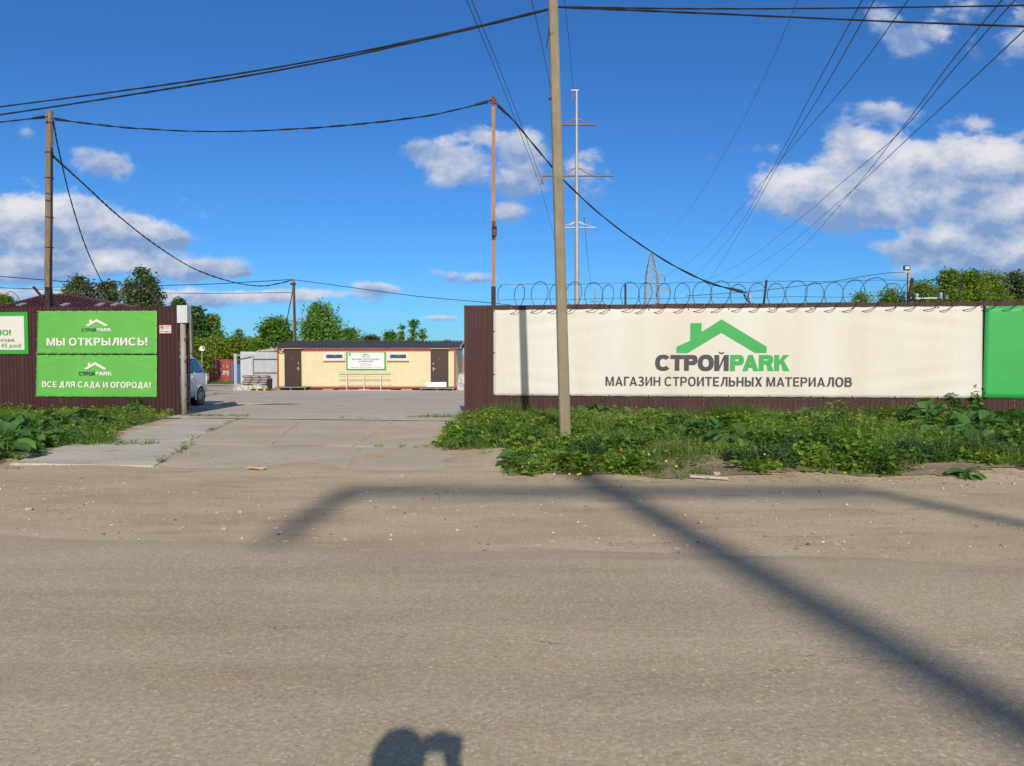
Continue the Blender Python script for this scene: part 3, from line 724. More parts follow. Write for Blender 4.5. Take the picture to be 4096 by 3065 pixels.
def grommets(par, frame, pts, mat='grommet_metal', r=.017, off=.03):
    o, u, w, n = frame; mb = MB()
    for x, z in pts: p = o+u*x+w*z; mb.cyl(p+n*.004, p+n*off, r, n=8)
    g = make('grommets', mb, MATS[mat], par); g['kind'] = 'stuff'
    return g
fW = sign_frame(-.55, .006)
A = lambda x, y: on_fence(fW, x, y)
cw = [A(1066,855), A(2120.5,861), A(2122,661), A(1066,669.5)]
bw = banner('shop_banner', 'long white vinyl banner with green roof emblem and dark lettering', 'banner', fW, cw, MATS['banner_white'], 1, .017, 120, 26)
FRB = (fW[0]+fW[3]*.022, fW[1], fW[2], fW[3])
B2 = lambda x, y: on_fence(FRB, x, y)
(rx0, rz0), (rx1, rz1) = B2(1461,761.5), B2(1656,761.5); rt = B2(1557,690)[1]
hw = (rx1-rx0)/2; make('roof_emblem', roof_mark(FRB, (rx0+rx1)/2, rz0, hw, (rt-rz0), .004), MATS['logo_green'], bw)
a = B2(1415,801); b = B2(1574,801); c_ = B2(1577,801); d_ = B2(1704.5,801); t_ = B2(1500,767)[1]
G = Glyphs(.335, .262, 1.2)
make('lettering_name_dark', lettering('СТРОЙ', G, FRB, a[0], b[0], a[1], t_, .035), MATS['letter_grey'], bw)
make('lettering_name_green', lettering('PARK', G, FRB, c_[0], d_[0], a[1], t_, .03), MATS['logo_green'], bw)
a = B2(1308,833); b = B2(1840,835); t_ = B2(1560,814.5)[1]
make('lettering_line', lettering('МАГАЗИН СТРОИТЕЛЬНЫХ МАТЕРИАЛОВ', Glyphs(.21,.165), FRB, a[0], b[0], a[1]-.005, t_, .14), MATS['letter_grey'], bw)
bl, br, tr, tl = [np.array(q) for q in cw]; pts = []
for s_ in np.arange(0, 1.001, 1/12.0): pts += [tuple(bl*(1-s_)+br*s_+np.array([.02*(1-2*s_), .025])), tuple(tl*(1-s_)+tr*s_+np.array([.02*(1-2*s_), -.025]))]
for s_ in (.25,.5,.75): pts += [tuple(bl*(1-s_)+tl*s_+np.array([.02,0]))]
grommets(bw, fW, pts, 'screw_dark')
fG = sign_frame(9.4, .007); A = lambda x, y: on_fence(fG, x, y)
x0 = A(2122,862)[0]; cg = [(x0-.0, A(2120,861)[1]), (x0+6.0, A(2120,861)[1]-.01), (x0+6.0, A(2122,661)[1]), (x0+.01, A(2122,661)[1])]
bg_ = banner('green_banner', 'plain bright green vinyl banner at the right edge, adjoining the white one', 'banner', fG, cg, MATS['logo_green'], 4, .008, 40, 16)
grommets(bg_, fG, [(x0+.05+k*.9, cg[0][1]+.03) for k in range(6)]+[(x0+.05+k*.9, cg[3][1]-.03) for k in range(6)])
# left green signs
fS = sign_frame(-8.45, .006)
def left_banner(label, quad, seed, text, tx, emblem, name):
    A = lambda x, y: on_fence(fS, x, y)
    q = [A(*p) for p in quad]; t = banner('green_banner', label, 'banner', fS, q, MATS['leaf_green_vinyl'], seed, .014, 56, 22)
    FB = (fS[0]+fS[3]*.028, fS[1], fS[2], fS[3]); B_ = lambda x, y: on_fence(FB, x, y)
    e0 = B_(emblem[0], emblem[2]); e1 = B_(emblem[1], emblem[2]); et = B_(emblem[0], emblem[3])[1]
    make('roof_emblem', roof_mark(FB, (e0[0]+e1[0])/2, e0[1], (e1[0]-e0[0])/2, et-e0[1], .004), MATS['letter_white'], t)
    G = Glyphs(.27,.21,1.12); a = B_(name[0], name[3]); m = B_(name[1], name[3]); b = B_(name[2], name[3]); tt = B_(name[0], name[4])[1]
    make('lettering_name_dark', lettering('СТРОЙ', G, FB, a[0], m[0], a[1], tt, .06), MATS['letter_greengrey'], t)
    make('lettering_name_white', lettering('PARK', G, FB, m[0]+.008, b[0], a[1], tt, .05), MATS['letter_white'], t)
    a = B_(tx[0], tx[2]); b = B_(tx[1], tx[2]); tt = B_(tx[0], tx[3])[1]
    make('lettering_line', lettering(text, Glyphs(.235,.19), FB, a[0], b[0], a[1], tt, .115), MATS['letter_white'], t)
    bl, br, tr, tl = [np.array(k) for k in q]; pts = []
    for s_ in np.arange(0, 1.001, .1): pts += [tuple(bl*(1-s_)+br*s_+np.array([.02*(1-2*s_), .02])), tuple(tl*(1-s_)+tr*s_+np.array([.02*(1-2*s_), -.02]))]
    for s_ in (.33,.67): pts += [tuple(bl*(1-s_)+tl*s_+np.array([.02,0])), tuple(br*(1-s_)+tr*s_-np.array([.02,0]))]
    grommets(t, fS, pts, off=.035)
left_banner('upper green banner on the left fence with white headline and roof emblem', [(80,765),(339.5,765.5),(340,671),(82.5,671.5)], 21, 'МЫ ОТКРЫЛИСЬ!', (101,319,747,730.5), (186,232,704.5,689.5), (176,208.5,241,716.5,709.5))
left_banner('lower green banner on the left fence with the longer white line of text', [(78,857.5),(339,859),(339.8,767),(80,766.5)], 22, 'ВСЕ ДЛЯ САДА И ОГОРОДА!', (91,326,836.5,824), (183,229,798,782), (170,206,242,811,803))
t = thing('notice_board', 'white notice board with green frame cut off by the left edge', 'sign', (-14, fence_y(-14), 1.5))
A = lambda x, y: on_fence(fS, x, y); o, u, w, n = fS
z0, z1, xr = A(60,765)[1], A(62,674)[1], A(61,700)[0]; xl = xr-2.2; bd = .115
def plate(x0, x1, za, zb, d0, d1):
    m = MB(); m.add([o+u*X+w*Z+n*D for D in (d0, d1) for (X, Z) in ((x0,za),(x1,za),(x1,zb),(x0,zb))], [(3,2,1,0),(4,5,6,7),(0,1,5,4),(1,2,6,5),(2,3,7,6),(3,0,4,7)]); return m
make('board', plate(xl, xr, z0, z1, .004, .018), MATS['sign_green'], t)
make('white_field', plate(xl+bd, xr-bd, z0+bd, z1-bd*.95, .018, .021), MATS['sign_white'], t)
FB = (o+n*.022, u, w, n); B_ = lambda x, y: on_fence(FB, x, y)
def wr(name, text, G, xa, xb, ya, yb, mat, gap=.12): a = B_(xa, ya); b = B_(xb, ya); return make(name, lettering(text, G, FB, a[0], b[0], a[1], B_(xa, yb)[1], gap, .001), MATS[mat], t)
wr('lettering_headline', 'НО!', Glyphs(.24,.19), -8, 23.5, 725, 713, 'sign_green'); wr('lettering_line_dark', 'егодня,', Glyphs(.22,.18), 1.5, 33, 738.5, 731, 'letter_grey', .14)
wr('lettering_line_green', '45 дней!', Glyphs(.22,.18), 3, 46, 751.5, 742.5, 'sign_green', .13)
t = thing('no_parking_sign', 'small white sign with red crossed-out car on the left fence near the gate post', 'sign', (-8.8, fence_y(-8.8), 2.1))
x0, z0 = A(345,721); x1, z1 = A(371,702)
make('plate', plate(x0, x1, z0, z1, .012, .017), MATS['sign_white'], t)
m = MB()
for (a, b, c, d) in ((x0,x1,z0,z0+.012),(x0,x1,z1-.012,z1),(x0,x0+.012,z0+.012,z1-.012),(x1-.012,x1,z0+.012,z1-.012)):
    m.add([o+u*X+w*Z+n*.0185 for X, Z in ((a,c),(b,c),(b,d),(a,d))], [(0,1,2,3)])
g = Glyphs(.3); cx_, cz_ = x0+.085, z0+.155
for q in g.arc(0,0,1,1,0,360,2,.18,.18)+[[(-.72,.6),(-.6,.72),(.72,-.6),(.6,-.72)]]: m.add([o+u*(cx_+p[0]*.062)+w*(cz_+p[1]*.062)+n*.0215 for p in q], [tuple(range(len(q)))])
make('red_marking', m, MATS['letter_red'], t)
m = MB()
for q in ([(-.55,-.25),(.55,-.25),(.55,.1),(-.55,.1)],[(-.4,.1),(.4,.1),(.25,.45),(-.25,.45)],[(-.45,-.45),(-.2,-.45),(-.2,-.25),(-.45,-.25)],[(.2,-.45),(.45,-.45),(.45,-.25),(.2,-.25)]): m.add([o+u*(cx_+p[0]*.062)+w*(cz_+p[1]*.062)+n*.0195 for p in q], [(0,1,2,3)])
make('car_symbol', m, MATS['letter_grey'], t)
FB = (o+n*.018, u, w, n)
make('lettering', lettering('НЕ СТАВИТЬ', Glyphs(.26,.2), FB, x0+.03, x1-.03, z0+.03, z0+.066, .15, .001), MATS['letter_grey'], t)
make('lettering', lettering('МАШИНЫ', Glyphs(.22), FB, x0+.165, x1-.03, z0+.165, z0+.192, .15, .001), MATS['letter_red'], t)
make('lettering', lettering('У ВОРОТ', Glyphs(.22), FB, x0+.175, x1-.04, z0+.118, z0+.145, .15, .001), MATS['letter_red'], t)

# ------------------------------------------------------------------ gate post, folded gate leaf
gx, gy = -8.36, fence_y(-8.4)+.02
t = thing('gate_post', 'pale grey round gate post with a white metal cap box at the left fence end', 'post', (gx, gy, 0))
make('pipe', MB().cyl((gx,gy,-.1),(gx,gy,2.42),.068,n=14), MATS['post_grey'], t, smooth=True)
mb = MB(); sheet(mb, (gx-.10, gy-.10), (gx+.17, gy-.12), 2.36, 2.80, .09, .012); mb.box((gx+.035, gy+.02, 2.58), (.26,.2,.43)); make('cap_box', mb, MATS['galvanised_bright'], t)
for zz in (.35, .75, 1.35, 1.9): make('hinge', MB().cyl((gx+.05,gy-.02,zz),(gx+.05,gy-.02,zz+.07),.035,n=8), MATS['rust'], t)
dg = np.array([gx+.15, gy+.05]); dg = dg/np.linalg.norm(dg); p0 = np.array([gx+.055, gy+.16]); p1 = p0+dg*3.0
t = thing('gate_leaf', 'open rusty brown gate leaf seen edge-on behind the pale gate post', 'gate', (p0[0], p0[1], .15))
mb = MB(); sheet(mb, tuple(p0), tuple(p1), .15, 2.38); make('sheet_panel', mb, MATS['brown_sheet_dusty'], t)
mb = MB()
for q in (p0, p1): mb.bar((*q, .12), (*q, 2.42), .06, .05)
for zz in (.2, 1.25, 2.35): mb.bar((*p0, zz), (*p1, zz), .05, .05)
make('gate_frame', mb, MATS['dark_rust'], t)

# ------------------------------------------------------------------ poles and posts
bx, by = .935, 12.75
t = thing('utility_pole', 'thick square concrete utility pole standing in the weeds before the white banner', 'pole', (bx, by, 0))
tp = P(1190.5, -140, 12.8); mb = MB(); rings = []
for k in range(9):
    f_ = k/8; q = Vector((bx, by, -.3)).lerp(Vector((tp.x, tp.y, tp.z)), f_); a = .098-.022*f_; c = .022
    rings.append([(q.x+x, q.y+y, q.z) for x, y in ((-a+c,-a),(a-c,-a),(a,-a+c),(a,a-c),(a-c,a),(-a+c,a),(-a,a-c),(-a,-a+c))])
mb.loft(rings); make('shaft', mb, MATS['concrete_pole'], t)
for (px, py, r_) in ((1194,73,.035),(1197,205,.05),(1190,212,.035)):
    q = P(px, py, 12.72); mb = MB()
    for k in range(7): mb.blob((q.x+random.uniform(-.04,.04), q.y, q.z+random.uniform(-.03,.03)), (r_*random.uniform(.2,.6), .012, r_*random.uniform(.15,.45)), k)
    make('dark_scar', mb, MATS['screw_dark'], t)
q = P(1185, 75, 13.2); mb = MB(); mb.tube([P(1186,55,12.75), P(1184,80,12.7), P(1180,104,12.7)], .01, 5); make('loose_wire', mb, MATS['cable'], t)
# orange pipe
ob = P(1066, 660, 18.42); ot = P(1066, 207, 18.42)
t = thing('steel_pole', 'thin rusty orange steel pole rising behind the left end of the bannered fence', 'pole', (ob.x, 18.42, 0))
mb = MB(); mb.bar((ob.x,18.42,3.2),(ot.x,18.42,ot.z-.25),.085,.085); make('pipe', mb, MATS['orange_pipe'], t)
mb = MB(); mb.bar((ob.x,18.42,-.05),(ob.x,18.42,3.25),.11,.11); make('base_sleeve', mb, MATS['dark_rust'], t)
mb = MB(); mb.bar((ot.x,18.42,ot.z-.25),(ot.x,18.42,ot.z),.10,.10); make('top_cap', mb, MATS['rust'], t)
q = P(1069, 499, 18.36); mb = MB(); mb.box((q.x,q.y,q.z),(.10,.14,.24)); mb.bar((ot.x,18.42,q.z-.22),(ot.x,18.42,q.z+.25),.095,.095); make('clamp_box', mb, MATS['rust'], t)
mb = MB()
for s_ in (-1, 1):
    c = P(1066+s_*6, 219, 18.36)
    mb.tube([(c.x+.045*cos(a_), c.y, c.z+.045*sin(a_)) for a_ in np.linspace(0, 2*pi, 13)], .011, 5, False)
make('hook_ring', mb, MATS['rust'], t)
# grey-brown post on the left
YP = 19.75; lb = P(105, 655, YP); lt = P(107.5, 240, YP)
t = thing('timber_pole', 'weathered grey-brown timber pole behind the left fence, wires at its top', 'pole', (lb.x, YP, 0))
mb = MB(); mb.tube([(lb.x,YP,3.35),(lt.x,YP,lt.z)],[.095,.085],8); make('shaft', mb, MATS['weathered_wood'], t)
mb = MB(); mb.bar((lb.x+.01,YP,-.05),(lb.x+.01,YP,3.6),.13,.13); make('steel_stub', mb, MATS['dark_rust'], t)
mb = MB(); mb.tube([P(111,320,19.63),P(112,470,19.63),P(109,600,19.63),P(108,645,19.63)], .028, 6); make('riser_cable', mb, MATS['cable'], t)
for yy in (330, 470, 535, 385): q = P(106.5, yy, YP); make('band', MB().tube([(q.x+.10*cos(a_), q.y+.10*sin(a_), q.z) for a_ in np.linspace(0, 2*pi, 13)], .012, 4, False), MATS['rust'], t)

# ------------------------------------------------------------------ cables
def spline(pts, n=14):
    """Catmull-Rom through points"""
    p = [Vector(q) for q in pts]; p = [p[0]*2-p[1]]+p+[p[-1]*2-p[-2]]; out = []
    for i in range(1, len(p)-2):
        for k in range(n):
            t = k/n; a, b, c, d = p[i-1], p[i], p[i+1], p[i+2]
            out.append(.5*((2*b)+(c-a)*t+(2*a-5*b+4*c-d)*t*t+(3*b-a-3*c+d)*t**3))
    out.append(p[-2]); return out
def cable(label, pts, r, twist=0, name='power_cable', mat='cable', group=None, n=14, ends=()):
    p = spline([P(*q) if len(q) == 3 and not isinstance(q, Vector) else q for q in pts], n)
    mb = MB()
    if twist:
        ln = np.cumsum([0]+[(p[i+1]-p[i]).length for i in range(len(p)-1)]); m = int(ln[-1]/.10); ar = np.array([tuple(q) for q in p])
        dd = np.linspace(0, ln[-1], m); q = np.stack([np.interp(dd, ln, ar[:,i]) for i in range(3)], -1)
        for k in range(2):
            ph = 2*pi*dd/1.3+k*pi+.9*np.sin(dd*.7); w = twist*(1+.5*np.sin(dd*.9+k)); qq = q.copy(); qq[:,2] += w*np.sin(ph); qq[:,1] += w*np.cos(ph); mb.tube(qq, r, 5, False)
    else: mb.tube(p, r, 5, False)
    for i in ends:
        q = p[i]; e = (p[i+1 if i == 0 else i-1]-q).normalized(); mb.cyl(tuple(q+e*.10), tuple(q+e*.42), .045, .03, 7); mb.tube([tuple(q), tuple(q+e*.2)], .012, 4)
    o = make(name, mb, MATS[mat], origin=tuple(p[0])); tag(o, label, 'cable', group); return o
C1 = 'cables on the concrete pole'
cable('upper black cable running down to the left edge from the concrete pole', [(1183,20,12.8),(1000,64,13.6),(700,127,14.6),(400,177,15.6),(0,231,17),(-300,268,18)], .015, .004, group=C1)
cable('lower black cable running down to the left edge from the concrete pole', [(1183,21,12.8),(1000,66,13.6),(700,133,14.6),(400,186,15.6),(0,248,17),(-300,288,18)], .017, .004, group=C1)
cable('upper black cable stretched right from the concrete pole top across the sky', [(1204,15,12.8),(1450,19,12.9),(1700,19,12.7),(1950,16,12.5),(2212,12,12.3),(2500,4,12)], .012, .003, group=C1)
cable('lower black cable sloping gently right from the concrete pole top', [(1204,16,12.8),(1450,26,12.9),(1700,37,12.7),(1950,48,12.5),(2212,57.5,12.3),(2500,68,12)], .014, .004, group=C1)
cable('twisted cable sagging between the timber pole and the orange pole', [(112,256,19.5),(180,266,19.4),(300,278,19.2),(480,284.5,19),(700,275,18.8),(900,254,18.6),(1000,234,18.5),(1062,217,18.42)], .013, .010, ends=(0,-1))
cable('thick cable dropping from the orange pole past the concrete pole to the fence', [(1070,222,18.4),(1110,262,18.4),(1185,352,18.4),(1240,412,18.4),(1330,490,18.5),(1440,565,18.5),(1530,610,18.5),(1612,633,18.5)], .014, .013, ends=(0,-1))
cable('short cable leaving the timber pole top towards the left edge', [(102,252,19.5),(50,258.5,19.6),(0,264,19.8),(-60,270,20)], .014, .006, ends=(0,))
cable('cable falling from the timber pole top to the brown house roof', [(115,262,19.6),(128,330,22),(155,440,25),(190,545,28),(240,650,31)], .017, .01)
cable('long cable sagging from the middle of the timber pole to the yard pole', [(112,335,19.5),(180,397,24),(260,470,29),(340,532,34),(420,581,39),(500,609,43),(560,618,45.5),(600,613,46.6),(632,605,47)], .022, .014, ends=(0,))
cable('taut thin cable from the left edge to the yard pole top', [(-40,594,40),(150,609,42),(300,616.5,44),(450,614,45.5),(632,604,47)], .024)
cable('lowest faint cable from the left edge to the yard pole', [(-40,620,40),(150,628,42),(300,632,44),(450,634,45.5),(634,632,47)], .017)
cable('thin cable from the yard pole passing behind the orange pole', [(638,605,47),(750,620,46.6),(900,640,46),(1064,655,45.4),(1130,663,45)], .02)
cable('slack cable hanging down the yard pole into the linden', [(633,612,47),(630,640,47.5),(624,670,48.5),(618,700,50)], .03)
HV = 'high voltage wires'
cable('outer of the two steep wires left of the orange pole, meeting the tall pylon line', [(975,-80,34),(1008,0,40),(1072,155,56),(1125,290,78),(1172,420,110),(1200,530,150),(1222,640,215)], .028, name='line_wire', mat='wire_grey', group=HV)
cable('inner of the two steep wires, ending at the insulators of the tall pylon', [(988,-80,34),(1019,0,40),(1082,155,58),(1130,280,76),(1172,398,93)], .028, name='line_wire', mat='wire_grey', group=HV)
cable('steep wire just left of the concrete pole', [(1128,-80,36),(1148,0,42),(1170,95,52),(1195,220,68),(1218,340,93)], .026, name='line_wire', mat='wire_grey', group=HV)
cable('wire coming down to the very top of the tall pylon', [(1206,-80,44),(1219,0,52),(1229,90,66),(1238,195,93)], .026, name='line_wire', mat='wire_grey', group=HV)
cable('wire leaving the tall pylon on its right, down to the fence', [(1320,380,93),(1262,470,140),(1268,545,180),(1276,620,240)][1:], .05, name='line_wire', mat='wire_grey', group=HV)
for lab, pts, r in (('thinnest high wire, falling steeply to the lattice tower tip', [(1760,-80,44),(1724,0,52),(1640,190,74),(1560,340,104),(1490,450,150),(1408,545,215)], .02),
    ('left wire of the near pair slanting down behind the fence', [(1905,-80,27),(1863,0,31),(1755,200,45),(1665,370,70),(1580,510,120),(1500,600,200),(1455,650,260)], .024),
    ('right wire of the near pair slanting down behind the fence', [(1932,-80,27),(1889,0,31),(1775,200,45),(1690,340,64),(1590,515,120),(1510,640,220)], .026),
    ('wire slanting down to the upper arm of the lattice tower', [(2018,-80,27),(1962,0,31),(1830,180,44),(1700,330,66),(1600,450,100),(1540,520,140),(1490,565,180),(1438,596,215)], .024),
    ('left wire of the far right bundle crossing its neighbour', [(2215,-60,22),(2165,0,25),(2050,140,34),(1950,275,46),(1830,425,72),(1720,545,120),(1612,635,200)], .024),
    ('middle wire of the far right bundle crossing its neighbour', [(2260,-60,22),(2193,0,25),(2060,150,34),(1940,290,47),(1830,385,66),(1700,495,105),(1590,575,170),(1480,625,240)], .024),
    ('rightmost wire, leaving the frame below the top right corner', [(2300,-20,21),(2212,66,25),(2080,190,34),(1950,310,48),(1820,430,74),(1680,545,125),(1560,620,200)], .024)):
    cable(lab, pts, r, name='line_wire', mat='wire_grey', group=HV)

# ------------------------------------------------------------------ high voltage pylons
D = 93.0; pb = P(1247, 690, D); g0 = -2.5; pt = P(1245.5, 195, D)
t = thing('tubular_pylon', 'tall pale tubular steel pylon with three crossarms behind the white banner', 'pylon', (pb.x, D, g0))
k = 8; rings = []
for f_, r_ in ((0,.38),(.35,.32),(.62,.24),(.85,.17),(1,.14)): rings.append((pb.x+(pt.x-pb.x)*f_, D, g0+(pt.z-g0)*f_, r_))
make('shaft', MB().tube([q[:3] for q in rings], [q[3] for q in rings], 10), MATS['pylon_steel'], t)
def arm(y, x0, x1, mat, brace=None, tie=True):
    mb = MB(); a = P(x0, y, D); b = P(x1, y, D)
    for dy in (-.35, .35): mb.bar((a.x,D+dy*.3,a.z),(b.x,D+dy*.3,b.z),.10,.13)
    for X in np.linspace(a.x, b.x, 7): mb.bar((X,D-.12,a.z),(X,D+.12,a.z),.1,.1)
    if brace:
        c = P(1246.5, brace, D)
        for X in (a.x*.45+c.x*.55, b.x*.45+c.x*.55): mb.bar((c.x,D,c.z),(X,D,a.z),.11,.11)
        for X in (a.x, b.x): mb.bar((c.x,D,c.z),(X,D,a.z),.05,.05)
    else:
        c = P(1246.5, y-14, D)
        for X in (a.x, b.x): mb.bar((c.x,D,c.z),(X,D,a.z),.05,.05)
        for X in (c.x-1.0, c.x+1.0): mb.bar((c.x,D,c.z),(X,D,c.z-.45),.12,.2)
    make('crossarm', mb, MATS[mat], t)
arm(270, 1207, 1287, 'pylon_rusty'); arm(380.5, 1171, 1324, 'pylon_rusty', 362); arm(492, 1207, 1286, 'pylon_steel')
mb = MB(); q = P(1245, 196, D); mb.box((q.x-.2, D, q.z), (.9,.3,.16)); make('top_bar', mb, MATS['pylon_steel'], t)
def insul(par, x, y0, y1, D, r=.16):
    a = P(x, y0, D); b = P(x, y1, D); mb = MB(); mb.tube([a, b], .04, 5)
    for f_ in np.linspace(.15, .85, 7): q = a.lerp(b, f_); mb.tube([(q.x,q.y,q.z+.06),(q.x,q.y,q.z-.06)], [r*.5, r], 8)
    make('insulator', mb, MATS['insulator'], par)
insul(t, 1172, 381, 399, D); insul(t, 1237, 196, 214, D, .12)
D2 = 215.0; tw = P(1409, 690, D2)
t = thing('lattice_tower', 'distant grey lattice power tower with a pointed top behind the fence', 'pylon', (tw.x, D2, -3))
mb = MB()
def lev(y, x0, x1): a = P(x0, y, D2); b = P(x1, y, D2); h = (b.x-a.x)/2; return [(a.x, D2-h, a.z),(b.x, D2-h, a.z),(b.x, D2+h, a.z),(a.x, D2+h, a.z)]
LV = [lev(690,1393,1425), lev(655,1394,1423), lev(636,1394.5,1422.5), lev(617,1395,1422), lev(598,1396.5,1421), lev(584,1398.5,1418), lev(570,1401,1415), lev(557,1403.5,1411.5), lev(545,1406.5,1408)]
for i in range(len(LV)-1):
    for j in range(4):
        mb.bar(LV[i][j], LV[i+1][j], .19, .19); mb.bar(LV[i][j], LV[i][(j+1)%4], .09, .09)
        mb.bar(LV[i][j], LV[i+1][(j+1)%4], .10, .10); mb.bar(LV[i][(j+1)%4], LV[i+1][j], .10, .10)
make('lattice_body', mb, MATS['lattice_steel'], t)
for (y, x1, yb) in ((597,1438,590),(625,1450,617)):
    for s_ in (0, 1):
        mb = MB(); e = P(x1 if s_ else 1409-(x1-1409)*.0-18, y, D2)
        if not s_: continue
        for dy in (-1.5, 1.5): mb.bar(P(1420,y,D2+dy), e, .24, .24); mb.bar(P(1419,yb,D2+dy), e, .2, .2)
        make('crossarm', mb, MATS['lattice_steel'], t)
        insul(t, x1-2, y, y+12, D2, .3)
D3 = 300.0; q = P(1285, 625, D3)
t = thing('small_mast', 'tiny distant mast with a short crossbar beside the tall pylon', 'mast', (q.x, D3, -3))
make('shaft', MB().tube([(q.x,D3,-3),(q.x,D3,q.z)], .28, 6), MATS['lattice_steel'], t); a = P(1276,652,D3); make('crossbar', MB().bar((a.x,D3,a.z),(2*q.x-a.x,D3,a.z),.4,.4), MATS['pylon_rusty'], t)

# ------------------------------------------------------------------ small things above the right fence
q = P(1962, 582, 19); q0 = P(1962, 650, 19)
t = thing('floodlight', 'small floodlight on a thin mast above the right end of the white banner', 'floodlight', (q0.x, 19, 0))
make('mast', MB().bar((q0.x,19,0),(q0.x,19,q.z-.02),.055,.055), MATS['post_grey'], t)
c = P(1958.5, 579, 18.92); mb = MB(); mb.box((c.x, c.y, c.z), (.155,.06,.115)); h_ = make('lamp_head', mb, MATS['black_metal'], t, bevel=.008)
make('lamp_glass', MB().box((c.x, c.y-.032, c.z), (.11,.006,.07)), MATS['galvanised'], h_)
mb = MB(); mb.box((c.x+.03, c.y+.03, c.z-.10), (.14,.03,.03)); make('arm', mb, MATS['bright_steel'], t)
cable('thin wire sloping up along the razor wire to the floodlight mast', [(1480,640,18.4),(1640,628,18.5),(1780,611,18.7),(1900,592,18.9),(1958,588,19)], .007)
a = P(1974,644,18.3); b = P(2026,641,18.3)
t = thing('beam_sensor', 'white bar with two small grey boxes mounted on the fence top near the floodlight', 'sensor', (a.x, 18.3, FH))
make('bar', MB().bar((a.x,18.3,a.z-.01),(b.x,18.3,b.z-.03),.035,.03), MATS['galvanised_bright'], t)
for X, z in ((a.x+.03, a.z+.05), (b.x+.02, b.z+.04)): make('housing', MB().box((X,18.25,z-.02),(.075,.1,.15)), MATS['grey_paint'], t, bevel=.006)
make('clamp', MB().box((b.x+.17,18.27,b.z-.01),(.09,.1,.1)), MATS['steel_grey'], t); make('clamp', MB().box((a.x-.12,18.27,a.z),(.06,.08,.06)), MATS['steel_grey'], t)
make('stub', MB().box(((a.x+b.x)/2,18.33,FH-.05),(.05,.05,.2)), MATS['steel_grey'], t)
q = P(1619,634,18.6)
t = thing('cable_post', 'short grey steel stub post where the thick cable ends behind the white banner', 'post', (q.x, 18.6, 0))
make('shaft', MB().bar((q.x,18.6,0),(q.x,18.6,q.z),.06,.06), MATS['grey_paint'], t)
make('drop_wires', MB().tube([P(1606,634,18.5),P(1609,644,18.5),P(1617,652,18.5)], .012, 5).tube([P(1608,635,18.5),P(1613,646,18.5),P(1620,655,18.5)], .012, 5), MATS['cable'], t)
# ------------------------------------------------------------------ portable cabin shop at the back of the yard
YC = 42.0
def C(x, y, Y=YC): return P(x, y, Y)
xl, xr = C(599,800).x, C(984.5,800).x; zb = C(790,838.5).z; zt = C(790,751.5).z; zg = float(gz(-8, YC))
cabin = thing('portable_cabin', 'long cream yellow cabin shop with dark metal roof across the yard', 'cabin', (xl, YC, zg))
def siding(mb, p0, p1, z0, z1): sheet(mb, p0, p1, z0, z1, .16, .006)
DEP = 5.6
mb = MB(); siding(mb, (xl,YC), (xr,YC), zb, zt); siding(mb, (xr,YC), (xr,YC+DEP), zb, zt); siding(mb, (xl,YC+DEP), (xl,YC), zb, zt); siding(mb, (xr,YC+DEP), (xl,YC+DEP), zb, zt)
zr = P(790, 737.5, YC+2.8).z
for X, s_ in ((xr, 1), (xl, -1)): mb.add([(X,YC,zt),(X,YC+DEP,zt),(X,YC+DEP/2,zr-.04)], [(0,1,2) if s_ > 0 else (2,1,0)])
make('wall', mb, MATS['cream_siding'], cabin)
mb = MB()   # corrugated roof: front and back slopes with a wave running down the slope
def roof_slope(y0, z0, y1, z1, x0, x1):
    n = int((x1-x0)/.035); xs = np.linspace(x0, x1, n); dz = .022*np.sign(np.sin(xs*2*pi/.21))*np.abs(np.sin(xs*2*pi/.21))**.5
    v = [(x, y0, z0+d) for x, d in zip(xs, dz)]+[(x, y1, z1+d) for x, d in zip(xs, dz)]
    mb.add(v, [(i, i+1, i+1+n, i+n) for i in range(n-1)])
roof_slope(YC-.28, zt+.035, YC+DEP/2, zr, xl-.25, xr+.28); roof_slope(YC+DEP/2, zr, YC+DEP+.28, zt+.035, xl-.25, xr+.28)
rf = make('roof', mb, MATS['roof_metal'], cabin)
mb = MB(); mb.bar((xl-.25,YC+DEP/2,zr+.03),(xr+.28,YC+DEP/2,zr+.03),.22,.03); make('ridge_cap', mb, MATS['roof_metal'], rf)
for X in (xl-.25, xr+.28):
    mb = MB(); mb.bar((X,YC-.29,zt+.005),(X,YC+DEP/2,zr-.03),.03,.09); mb.bar((X,YC+DEP/2,zr-.03),(X,YC+DEP+.28,zt+.005),.03,.09); make('gable_trim', mb, MATS['galvanised_bright'], rf)
mb = MB(); mb.box(((xl+xr)/2,YC-.05,zt-.02),(xr-xl+.3,.1,.05)); make('eave_board', mb, MATS['foam_white'], cabin)
W_ = xr-xl; mb = MB()
mb.box(((xl+xr)/2,YC-.02,zt-.115),(W_-.18,.05,.14)); mb.box(((xl+xr)/2,YC-.02,zb+.035),(W_-.18,.05,.11))
for X in (xl+.045, xr-.045): mb.box((X,YC-.02,(zt+zb)/2-.02),(.09,.052,zt-zb-.04))
mb.box((xr+.015,YC+DEP/2,zb+.035),(.04,DEP-.1,.11)); mb.box((xr+.015,YC+DEP/2,zt-.07),(.04,DEP-.1,.09))
make('red_trim', mb, MATS['red_trim'], cabin)
for px in (608, 708, 786, 878, 970):
    q = C(px, 842); make('foundation_block', MB().box((q.x,YC+.22,(zg+zb)/2-.03),(.62,.4,zb-zg-.02)), MATS['concrete_block'], cabin)
make('floor_beam', MB().box(((xl+xr)/2,YC+DEP/2+.6,zb-.08),(W_-.5,DEP-1.4,.12)), MATS['dark_rust'], cabin)
